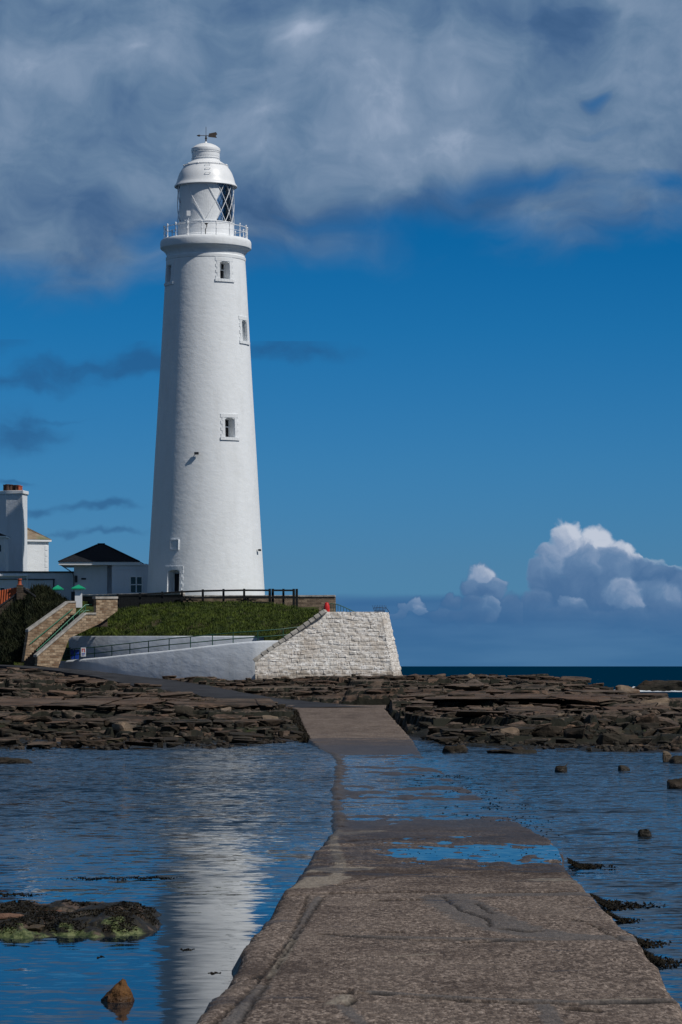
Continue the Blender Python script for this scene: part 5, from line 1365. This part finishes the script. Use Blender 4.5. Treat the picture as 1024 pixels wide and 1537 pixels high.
m = MB(); pbox(m, 122.8, 127.8, 980.5, 981.6, Dsg - .012, .008); pbox(m, 122.8, 126.6, 982.6, 983.6, Dsg - .012, .008); m.build('blue_marks', MAT['blue'], t)

# red lifebuoy housing, railing and iron spikes on the bastion
t = thing('lifebuoy_housing', 'red lifebuoy housing standing at the top corner of the white bastion', 'lifebuoy housing', P(490.5, 919, 260.5))
c = P(490.5, 911.5, 260.5)
m = MB(); m.tube([P(490.5, 921, 260.7), P(490.5, 904, 260.7)], .06, 8); m.build('post', MAT['red'], t)
m = MB(); pr = [(0, -.5), (.22, -.47), (.28, -.36), (.25, .1), (.16, .38), (.08, .42), (0, .42)]; m.lathe(pr, tuple(c), 16); m.build('housing', MAT['red'], t)
t = thing('landing_railing', 'dark green railing sloping down behind the top of the white bastion', 'railing', P(505, 918, 262))
tr_ = [(474, 926), (489, 909), (497, 906), (506, 907), (516, 911), (530, 917.5), (536, 920)]
m = MB(); m.tube([P(x, y, 262.5) for x, y in tr_], .035, 8); m.build('rail', MAT['greendk'], t)
for x in (480, 485, 497, 500.5, 504, 507.5, 511.5, 516, 520.5, 525):
    y = float(np.interp(x, *zip(*tr_))); m = MB(); m.tube([P(x, y, 262.5), P(x, max(921, y + 2), 262.5)], .026, 6); m.build('bar', MAT['greendk'], t)
t = thing('spiked_guard', 'fan of black iron spikes on the outer top corner of the white bastion', 'railing', P(570, 919, 260.5))
for k in range(9):
    q = (k - 4) / 4; m = MB(); a = P(570 + q * 7, 919, 261); b_ = P(569.5 + q * 10.5, 908 + .8 * q * q, 261 + .4 * q); m.tube([a, b_], [.028, .012], 6); m.build('spike', MAT['iron'], t)
m = MB(); m.tube([P(561 + 18 * q, 912 + 1.5 * abs(q - .5), 261) for q in np.linspace(0, 1, 7)], .022, 6); m.tube([P(563 + 15 * q, 917, 261) for q in np.linspace(0, 1, 5)], .022, 6)
m.tube([P(579, 911, 261.2), P(585, 920, 261.4)], .022, 6); m.build('band', MAT['iron'], t)

# picnic tables between fence and parapet
def picnic(px_, D, lab, rz):
    t = thing('picnic_table', lab, 'picnic table', Vector((GX(px_, D), D, 9.55)), 'picnic tables behind the fence'); t.rotation_euler.z = rz
    def pt(nm, fn):
        m = MB(); fn(m)
        me = bpy.data.meshes.new(nm); me.from_pydata([v for v in m.v], [], m.f); me.materials.append(MAT['timber']); o = bpy.data.objects.new(nm, me); COL.objects.link(o); o.parent = t
    pt('tabletop', lambda m: [m.box((0, y, .74), (1.8, .13, .045)) for y in (-.3, -.15, 0, .15, .3)])
    for s_ in (-1, 1):
        pt('bench', lambda m: [m.box((0, s_ * y, .44), (1.8, .13, .045)) for y in (.62, .77)])
        pt('leg_frame', lambda m: [m.bar((s_ * .65, -.62, 0), (s_ * .65, .2, .72), .06, .1), m.bar((s_ * .65, .62, 0), (s_ * .65, -.2, .72), .06, .1), m.box((s_ * .65, 0, .40), (.05, 1.6, .1))])
picnic(370, 287.6, 'dark picnic table behind the fence, in front of the rubble parapet right of centre', R(80))
picnic(281, 288.0, 'dark picnic table behind the fence below the lighthouse door', R(70))

# a white-topped marker post among the right-hand rocks
t = thing('marker_post', 'thin post with a white round top standing among the rocks on the right', 'post', P(740, 1040, 235))
m = MB(); m.tube([P(740, 1041, 235), P(740, 1025, 235)], .045, 8); m.build('post', MAT['timber'], t); m = MB(); c = P(740, 1023.2, 235); m.lathe([(0, -.12), (.1, -.07), (.13, 0), (.1, .07), (0, .12)], tuple(c), 12); m.build('top', MAT['paint'], t)

# ================================================================== ROCKS, SEAWEED, SCRUB
def rockmesh(seed, sx, sy, sz, sub=2, rough=.07, npts=16):
    r = random.Random(seed); bm = bmesh.new()
    for _ in range(npts):
        v = Vector((r.uniform(-1, 1), r.uniform(-1, 1), r.uniform(-1, 1)))
        v = v / max(abs(v.x), abs(v.y), abs(v.z)) if r.random() < .6 else v.normalized()
        bm.verts.new((v.x * sx / 2, v.y * sy / 2, v.z * sz / 2))
    res = bmesh.ops.convex_hull(bm, input=bm.verts)
    bmesh.ops.delete(bm, geom=[g for g in res['geom_interior'] if isinstance(g, bmesh.types.BMVert)], context='VERTS')
    loose = [v for v in bm.verts if not v.link_faces]
    bmesh.ops.delete(bm, geom=loose, context='VERTS')
    bmesh.ops.dissolve_limit(bm, angle_limit=R(12), verts=bm.verts, edges=bm.edges)
    bmesh.ops.bevel(bm, geom=list(bm.edges), offset=min(sx, sy, sz) * .07, segments=1, affect='EDGES', profile=.5)
    bmesh.ops.triangulate(bm, faces=bm.faces)
    for _ in range(sub):
        bmesh.ops.subdivide_edges(bm, edges=[e for e in bm.edges if e.calc_length() > min(sx, sy, sz) * .22], cuts=1, use_grid_fill=True)
        bmesh.ops.triangulate(bm, faces=bm.faces)
    bm.normal_update()
    co = np.array([v.co for v in bm.verts]); m_ = min(sx, sy, sz)
    d = fbm(co[:, 0] / m_ * 1.6 + seed, (co[:, 1] + co[:, 2] * 1.7) / m_ * 1.6, 4, seed % 50) * rough * m_ * 2
    for v, q in zip(bm.verts, d): v.co += v.normal * float(q)
    me = bpy.data.meshes.new('boulder'); bm.to_mesh(me); bm.free()
    me.polygons.foreach_set('use_smooth', [True] * len(me.polygons)); me.set_sharp_from_angle(angle=R(28))
    return me
LIB = [rockmesh(11 + k, 1.0, random.Random(k).uniform(.6, .95), random.Random(k + 50).uniform(.28, .6), 1) for k in range(14)]
for q in LIB: q.materials.append(MAT['boulder'])
LIBN = {}
LIBP = [q.copy() for q in LIB[:6]]
for q in LIBP: q.materials.clear(); q.materials.append(MAT['paleboulder'])
LIBD = [q.copy() for q in LIB[:8]]
for q in LIBD: q.materials.clear(); q.materials.append(MAT['darkrock'])
def put_rock(me, x, y, z, s, rz=None, tilt=.18, flat=1.0):
    o = bpy.data.objects.new('boulder', me); COL.objects.link(o)
    o.location = (x, y, z); o.scale = (s, s, s * flat); o.rotation_euler = (random.uniform(-tilt, tilt), random.uniform(-tilt, tilt), random.uniform(0, 2 * PI) if rz is None else rz)
    return o
random.seed(21)
SPOTS = []
def scatter(n, xr, yr, sr, side, cond=None):
    k = 0; tries = 0
    while k < n and tries < n * 30:
        tries += 1
        y = yr[0] + (yr[1] - yr[0]) * random.random() ** 1.2
        x = random.uniform(*xr) * y / 150
        if abs(x / y * F) > 530: continue
        if cond and not cond(x, y): continue
        z = sample_h(x, y)
        if z < -.12: continue
        if cwi(y, CW_L) - .4 < x < cwi(y, CW_R) + .5 and y < 205: continue
        if min(math.hypot(x - q[0], y - q[1]) for q in RP) < 4.2: continue
        s = sr[0] + (sr[1] - sr[0]) * random.random() ** 2.2
        SPOTS.append((x, y, z, s, side)); k += 1
scatter(95, (-17, -1.8), (143, 176), (.45, 1.7), 'left')
scatter(22, (-17, -6), (222, 250), (.8, 2.2), 'left')
scatter(60, (3.4, 9.5), (139, 185), (.4, 1.5), 'right')
scatter(95, (8, 17.5), (127, 190), (.5, 1.9), 'right')
scatter(18, (3, 17), (190, 255), (.8, 2.4), 'right')
for i, (x, y, z, s, side) in enumerate(SPOTS):
    r = random.random(); lib = LIBP if r < .13 else (LIBD if r < .42 else LIB)
    o = put_rock(random.choice(lib), x, y, z + s * .06, s, flat=random.uniform(.65, 1.1))
    cn = 'pale tan' if lib is LIBP else ('dark weedy' if lib is LIBD else 'brown')
    sz_ = 'large' if s > 1.15 else ('middling' if s > .72 else 'small')
    zn = 'near the waterline' if y < 150 else ('halfway up the shore' if y < 178 else 'high on the shore')
    cl_ = 'close' if abs(x - (-2 if side == 'left' else 3.2)) < 4 else ('some way' if abs(x) < 12 else 'far')
    tag(o, '%s %s boulder %s, %s to the %s of the causeway' % (sz_, cn, zn, cl_, side), 'boulder', 'loose boulders on the %s-hand shore' % side)
# small rubble nobody could count
vs = []; fs = []; nb = 0
protos = []
for k in range(6):
    me = rockmesh(300 + k, 1, .8, .6, 0, .05, 11); me.calc_loop_triangles()
    protos.append((np.array([v.co for v in me.vertices]), np.array([t_.vertices for t_ in me.loop_triangles])))
VV = []; FF = []; base = 0
for i in range(9000):
    y = 126 + 75 * random.random() ** 1.3; x = random.uniform(-17, 17) * y / 150
    if abs(x / y * F) > 530: continue
    z = sample_h(x, y)
    if z < -.03 or float(vnoise(np.array([x / 3.0]), np.array([y / 5.0]), 66)[0]) < .0: continue
    if cwi(y, CW_L) - .3 < x < cwi(y, CW_R) + .3 or min(math.hypot(x - q[0], y - q[1]) for q in RP[::2]) < 3.4: continue
    s = random.uniform(.12, .42); pv_, pf = random.choice(protos); a = random.uniform(0, 2 * PI)
    Rm = np.array([[math.cos(a), -math.sin(a), 0], [math.sin(a), math.cos(a), 0], [0, 0, 1]])
    VV.append(pv_ @ Rm.T * s + np.array([x, y, z + s * .1])); FF.append(pf + base); base += len(pv_)
o = npmesh('shore_rubble', np.concatenate(VV), np.concatenate(FF), MAT['boulder'], False); tag(o, 'small loose stones and cobbles scattered between the ledges', 'rubble', kind='stuff')

# named rocks in the water
def wrock(px_, py_, wpx, hpx, name, lab, mat, seed, dep=.8, group=None, cat='rock', sub=2, rough=.07):
    D = F * H / (py_ - HOR); w = wpx / F * D; h = hpx / F * D
    me = rockmesh(seed, w, w * dep, h * 1.9, sub, rough, 22); me.materials.append(MAT[mat]); me.name = name
    o = bpy.data.objects.new(name, me); COL.objects.link(o); o.location = (GX(px_, D), D + w * dep * .3, h * .08)
    return tag(o, lab, cat, group)
wrock(20, 1146, 62, 9, 'low_rock', 'low flat black rock in the water near the left shore', 'darkrock', 501, .5)
wrock(684, 1130, 42, 10, 'low_rock', 'dark wet rock at the pool edge just right of the causeway end', 'darkrock', 502, .5)
wrock(690, 1126, 26, 8, 'low_rock', 'brown rock sitting on top of the dark pool-edge rock', 'boulder', 503, .7)
wrock(768, 1131, 76, 6, 'low_rock', 'long flat black rock awash in the pool right of the causeway', 'darkrock', 504, .5)
wrock(780, 1128, 24, 7, 'low_rock', 'small brown rock on the long flat black rock', 'boulder', 505, .7)
wrock(843, 1159, 19, 9, 'water_rock', 'small rounded brown rock alone in the water, left of a pair', 'boulder', 506, .8)
wrock(938, 1157, 19, 8, 'water_rock', 'small rounded brown rock alone in the water, right of a pair', 'boulder', 507, .8)
wrock(1002, 1144, 14, 16, 'water_rock', 'pale upright pointed rock at the right edge near the shore', 'paleboulder', 508, .7)
wrock(1020, 1146, 32, 11, 'water_rock', 'brown rock beside the pale pointed one at the right edge', 'boulder', 509, .7)
wrock(1018, 1184, 30, 15, 'water_rock', 'brown rock half out of the water at the right edge', 'boulder', 510, .8)
wrock(969, 1256, 21, 12, 'water_rock', 'small brown rock alone in open water towards the right', 'boulder', 511, .8)
def px_rock_outer():
    D = 436; w = 8.5; me = rockmesh(512, w, 5, 2.6, 3, .08, 26); me.materials.append(MAT['darkrock'])
    o = bpy.data.objects.new('outer_reef', me); COL.objects.link(o); o.location = (GX(992, D), D, .2); tag(o, 'black reef offshore with white surf breaking around it', 'reef')
px_rock_outer()

# near left reef under seaweed
D = 41.5
rx = np.arange(-6.0, -2.15, .03); ry = np.arange(38.2, 46.2, .045)
RX, RY = np.meshgrid(rx, ry)
edge_n = fbm(RX / .8, RY / 1.2, 4, 301)
m_ = sstep(0, .55, (-2.32 + edge_n * .25 - RX)) * sstep(0, 1.0, RY - 39.4 - edge_n * .8 - (RX + 4) * .25) * sstep(0, 1.4, 44.9 + edge_n - RY)
cx_, cb_, ci_ = cells(RX / .42, RY / .8, 44)
RZ = -.10 + m_ * (.17 + .07 * ci_ + .10 * fbm(RX / .7, RY, 4, 303) + .05 * sstep(0, .15, cb_)) + fbm(RX * 14, RY * 9, 3, 305) * .022 * m_
o = npmesh('seaweed_reef', np.stack([RX, RY, RZ], -1).reshape(-1, 3), gridfaces(*RX.shape), None or MAT['darkrock'])
def f(t, b):
    p = wpos(t); n = noise(t, p, 2.2, 5, 0.65); n2 = noise(t, p, 14, 4, 0.7); x, y, z = separate(t, p)
    c = mixc(t, n2.smooth(0.4, 0.7), (0.006, 0.005, 0.003), (0.028, 0.022, 0.010))
    c = mixc(t, n.smooth(0.54, 0.62) * 0.8, c, (0.10, 0.068, 0.05))
    gr = (noise(t, p, 1.5, 4, 0.6) + y.smooth(39.6, 41.2, 0.22, -0.1)).smooth(0.60, 0.68)
    c = mixc(t, gr, c, mixc(t, n2.smooth(0.4, 0.6), (0.03, 0.05, 0.010), (0.13, 0.15, 0.06)))
    setc(t, b, c, 0.55, 0.4); bump(t, b, n2, 1.0, 0.03)
MAT['reef'] = material('bladderwrack_and_algae', f); o.data.materials.clear(); o.data.materials.append(MAT['reef'])
tag(o, 'low reef under dark seaweed and green algae in the calm water on the left', 'reef')
def reef_p():
    for _ in range(20):
        i, j = random.randrange(RX.shape[0]), random.randrange(RX.shape[1])
        if RZ[i, j] > .045 and vnoise(np.array([RX[i, j] * 1.6]), np.array([RY[i, j]]), 88)[0] > -.15: return (RX[i, j], RY[i, j], RZ[i, j] - .01)
MAT['weed'] = leafmat('dark_bladderwrack', (0.006, 0.005, 0.003), (0.020, 0.015, 0.007), (0.05, 0.035, 0.015))
tufts('reef_seaweed', 16000, reef_p, MAT['weed'], .008, .03, .028, 'dark bladderwrack growing over the reef on the left', 'seaweed', lean=2.5)
for x, y, s, mt, lab, fl in ((-4.55, 41.6, .42, 'pinkrock', 'pinkish rounded boulder on the seaweed reef, nearest the left edge', .6), (-4.15, 42.4, .40, 'pinkrock', 'pinkish boulder on the seaweed reef, second from the left edge', .5),
                         (-3.38, 42.6, .34, 'pinkrock', 'pink flat boulder at the middle of the seaweed reef', .5), (-2.92, 41.6, .36, 'paleboulder', 'greenish pale boulder near the right end of the seaweed reef', .5), (-4.3, 40.35, .62, 'paleboulder', 'pale algae-covered boulder at the front of the seaweed reef', .35)):
    me = rockmesh(int(abs(x) * 1000), 1, .8, .6, 3, .06, 20); me.materials.append(MAT[mt]); o = bpy.data.objects.new('boulder', me); COL.objects.link(o); o.location = (x, y, .10 if fl > .4 else .05); o.scale = (s, s, s * fl); tag(o, lab, 'boulder')
# pointed rock
D = 32.2; cx0 = GX(177, D)
bm = bmesh.new()
prof_ = [(-.21, 0, -.06), (-.12, -.13, -.06), (.05, -.16, -.06), (.18, -.06, -.06), (.2, .1, -.06), (.02, .2, -.06), (-.15, .14, -.06), (-.20, .0, .02), (-.10, -.09, .07), (.03, -.11, .10), (.155, -.03, .09), (.17, .08, .06), (.0, .12, .13), (.055, .0, .245), (.085, .03, .225), (-.02, .03, .185), (-.10, .05, .10), (.11, -.06, .06)]
for v in prof_: bm.verts.new(v)
bmesh.ops.convex_hull(bm, input=bm.verts); bmesh.ops.triangulate(bm, faces=bm.faces)
for _ in range(4): bmesh.ops.subdivide_edges(bm, edges=[e for e in bm.edges if e.calc_length() > .03], cuts=1); bmesh.ops.triangulate(bm, faces=bm.faces)
bm.normal_update(); co = np.array([v.co for v in bm.verts]); d = fbm(co[:, 0] * 12, (co[:, 1] + co[:, 2] * 1.4) * 12, 4, 9) * .022
for v, q in zip(bm.verts, d): v.co += v.normal * float(q)
me = bpy.data.meshes.new('pointed_rock'); bm.to_mesh(me); bm.free(); me.materials.append(MAT['ochrerock']); me.polygons.foreach_set('use_smooth', [True] * len(me.polygons)); me.set_sharp_from_angle(angle=R(35))
o = bpy.data.objects.new('pointed_rock', me); COL.objects.link(o); o.location = (cx0, D, 0); o.scale = (.92, 1, 1.0); tag(o, 'small pointed ochre rock standing alone in the calm water, bottom left', 'rock')
# floating seaweed
def floater(px_, py_, wpx, dpy, n, lab, hgt=.05):
    D0_ = F * H / (py_ - HOR); D1_ = F * H / (py_ + dpy - HOR); cx1 = GX(px_, D0_); w = wpx / F * D0_; dp = max(abs(D0_ - D1_), .15)
    def pf():
        a = random.gauss(0, .34); b_ = random.gauss(0, .22)
        return (cx1 + a * w, D0_ + b_ * dp + .2 * math.sin(a * 9) * dp, .0)
    return tufts('floating_seaweed', n, pf, MAT['weed'], .003, hgt * .35, .03, lab, 'seaweed', lean=3.0)
floater(150, 1319, 60, 4, 260, 'strip of floating seaweed on the left water, left end of the broken line')
floater(224, 1318, 50, 4, 260, 'strip of floating seaweed on the left water, right end of the broken line')
floater(20, 1343, 50, 5, 200, 'short strip of floating seaweed near the left edge')
floater(278, 1426, 14, 3, 60, 'small clump of seaweed floating on the lighthouse reflection', .03)
floater(322, 1461, 12, 3, 50, 'tiny clump of seaweed floating near the causeway edge', .03)
floater(150, 1437, 10, 3, 30, 'tiny clump of seaweed floating below the reef', .03)
# weed hanging on the right edge of the causeway
def cw_weed():
    y = random.uniform(34.5, 62); cl = float(vnoise(np.array([y / 2.2]), np.array([1.0]), 15)[0])
    if cl < .08 or (y > 50 and cl < .2): return None
    x = float(cwi(y, CW_R)) + .12 + abs(random.gauss(0, .08 + .5 * max(0, cl))); return (x, y, max(0.0, .16 - .5 * (x - float(cwi(y, CW_R)))))
tufts('edge_seaweed', 11000, cw_weed, MAT['weed'], .012, .035, .035, 'dark seaweed hanging along the right edge of the near causeway', 'seaweed', lean=3.0)
def cw_weed2():
    y = random.uniform(63, 100); x = float(cwi(y, CW_R)) + random.gauss(-.3, .6)
    if vnoise(np.array([x * .8]), np.array([y / 3]), 35)[0] < .12: return None
    return (x, y, 0.0)
tufts('flooded_seaweed', 900, cw_weed2, MAT['weed'], .006, .025, .06, 'dark seaweed lying in the shallow water over the drowned causeway edge', 'seaweed', lean=3.0)
def pool_weed():
    x = random.uniform(.6, 4.0); y = random.gauss(51.6, .9) if random.random() < .6 else random.uniform(50, 60)
    if vnoise(np.array([x * 2.2]), np.array([y / .8]), 39)[0] < .1: return None
    return (x, y, .128)
tufts('pool_seaweed', 900, pool_weed, MAT['weed'], .004, .016, .03, 'scraps of dark weed along the near edge of the shallow pool', 'seaweed', lean=3.0)
def cw_weed3():
    y = random.uniform(141, 185); x = float(cwi(y, CW_L)) - abs(random.gauss(.1, .22)); return (x, y, float(cwi(y, CW_Z)) - .1 - .5 * abs(x - float(cwi(y, CW_L))))
tufts('kerb_seaweed', 2500, cw_weed3, MAT['weed'], .05, .22, .12, 'dark seaweed along the left kerb of the far causeway', 'seaweed', lean=1.0)

# scrub on the bank left of the steps
TOPS = [(-40, 930), (0, 926), (10, 914), (22, 905), (38, 892), (50, 882), (62, 879), (74, 884), (86, 893), (96, 901), (104, 908)]
sb = thing('scrub_bank', 'dark tangled scrub covering the bank left of the steps', 'scrub', P(30, 990, 272))
us = np.linspace(-40, 104, 60); vv = np.linspace(0, 1, 24); Ug, Vg = np.meshgrid(us, vv)
yt = np.interp(us, *zip(*TOPS)); ybm = np.interp(us, [-40, 36, 44, 104], [992, 992, 950, 907])
Db2 = np.interp(us, [-40, 36, 50, 104], [271.5, 271.5, 274.6, 277.0]); Dt2 = Db2 + 1.5 + (ybm - yt) / 95 * 5.5
Dm = Db2 + (Dt2 - Db2) * Vg; ym = ybm + (yt - ybm) * Vg
Zm = H + (HOR - ym) / F * Dm; Xm = (Ug - 512) / F * Dm; blg = fbm(Xm / 1.2, Zm / 1.2, 3, 401) * .35
npm = np.stack([Xm, Dm - blg - .0, Zm + blg * .4 - .12], -1)
o = npmesh('understorey', npm.reshape(-1, 3) - np.array(sb.location), gridfaces(24, 60), MAT['leaf'], True, sb)
vs = []; fs = []
rnd = random.Random(5)
for i in range(21000):
    a, b_ = rnd.random() * 58.99, rnd.random() * 22.99; p = Vector(npm[int(b_), int(a)]).lerp(Vector(npm[int(b_) + 1, int(a) + 1]), rnd.random())
    p += Vector((rnd.gauss(0, .08), -abs(rnd.gauss(0, .14)), rnd.gauss(0, .08)))
    d = Vector((rnd.gauss(0, .35), -abs(rnd.gauss(.2, .25)), rnd.uniform(.5, 1.3))).normalized(); s_ = d.cross(Vector((rnd.gauss(0, 1), rnd.gauss(0, 1), rnd.gauss(0, 1)))).normalized() * rnd.uniform(.03, .06)
    L_ = rnd.uniform(.16, .5) * (1.3 if b_ > 20 else 1)
    k = len(vs); vs += [p - s_, p + s_, p + d * L_]; fs.append((k, k + 1, k + 2))
npmesh('foliage', np.array([list(v) for v in vs]) - np.array(sb.location), np.array(fs), MAT['leaf'], False, sb)

# white surf breaking round the outer reef (low ridges of tumbling foam)
MAT['surf'] = simple('white_foam', (0.62, 0.66, 0.70), 0.8, 0.2, 1.5, 0.8, 0.1)
sx_ = np.arange(38, 66, .18); sv = np.linspace(0, 1, 14)
for (y0_, dy_, hh_, s_, xa, xb) in ((448, 9, .62, 1, 41.5, 66), (421, 6, .26, 2, 39, 60)):
    SXg, SVg = np.meshgrid(sx_, sv)
    m__ = sstep(.0, .35, fbm(SXg / 3.2, SVg * 0 + s_, 4, 500 + s_) + .22) * sstep(xa - 1, xa + 2, SXg) * sstep(xb + 1, xb - 2, SXg)
    Z_ = np.sin(SVg * PI) * hh_ * m__ * (.6 + .8 * np.abs(fbm(SXg / .8, SVg * 3, 3, 510 + s_))) - .04
    o = npmesh('surf', np.stack([SXg, y0_ + SVg * dy_ + fbm(SXg / 5, SVg, 2, 520) * 3, Z_], -1).reshape(-1, 3), gridfaces(*SXg.shape), MAT['surf'])
    tag(o, 'white surf breaking behind the outer reef' if s_ == 1 else 'thin white surf in front of the outer reef', 'surf', kind='stuff')
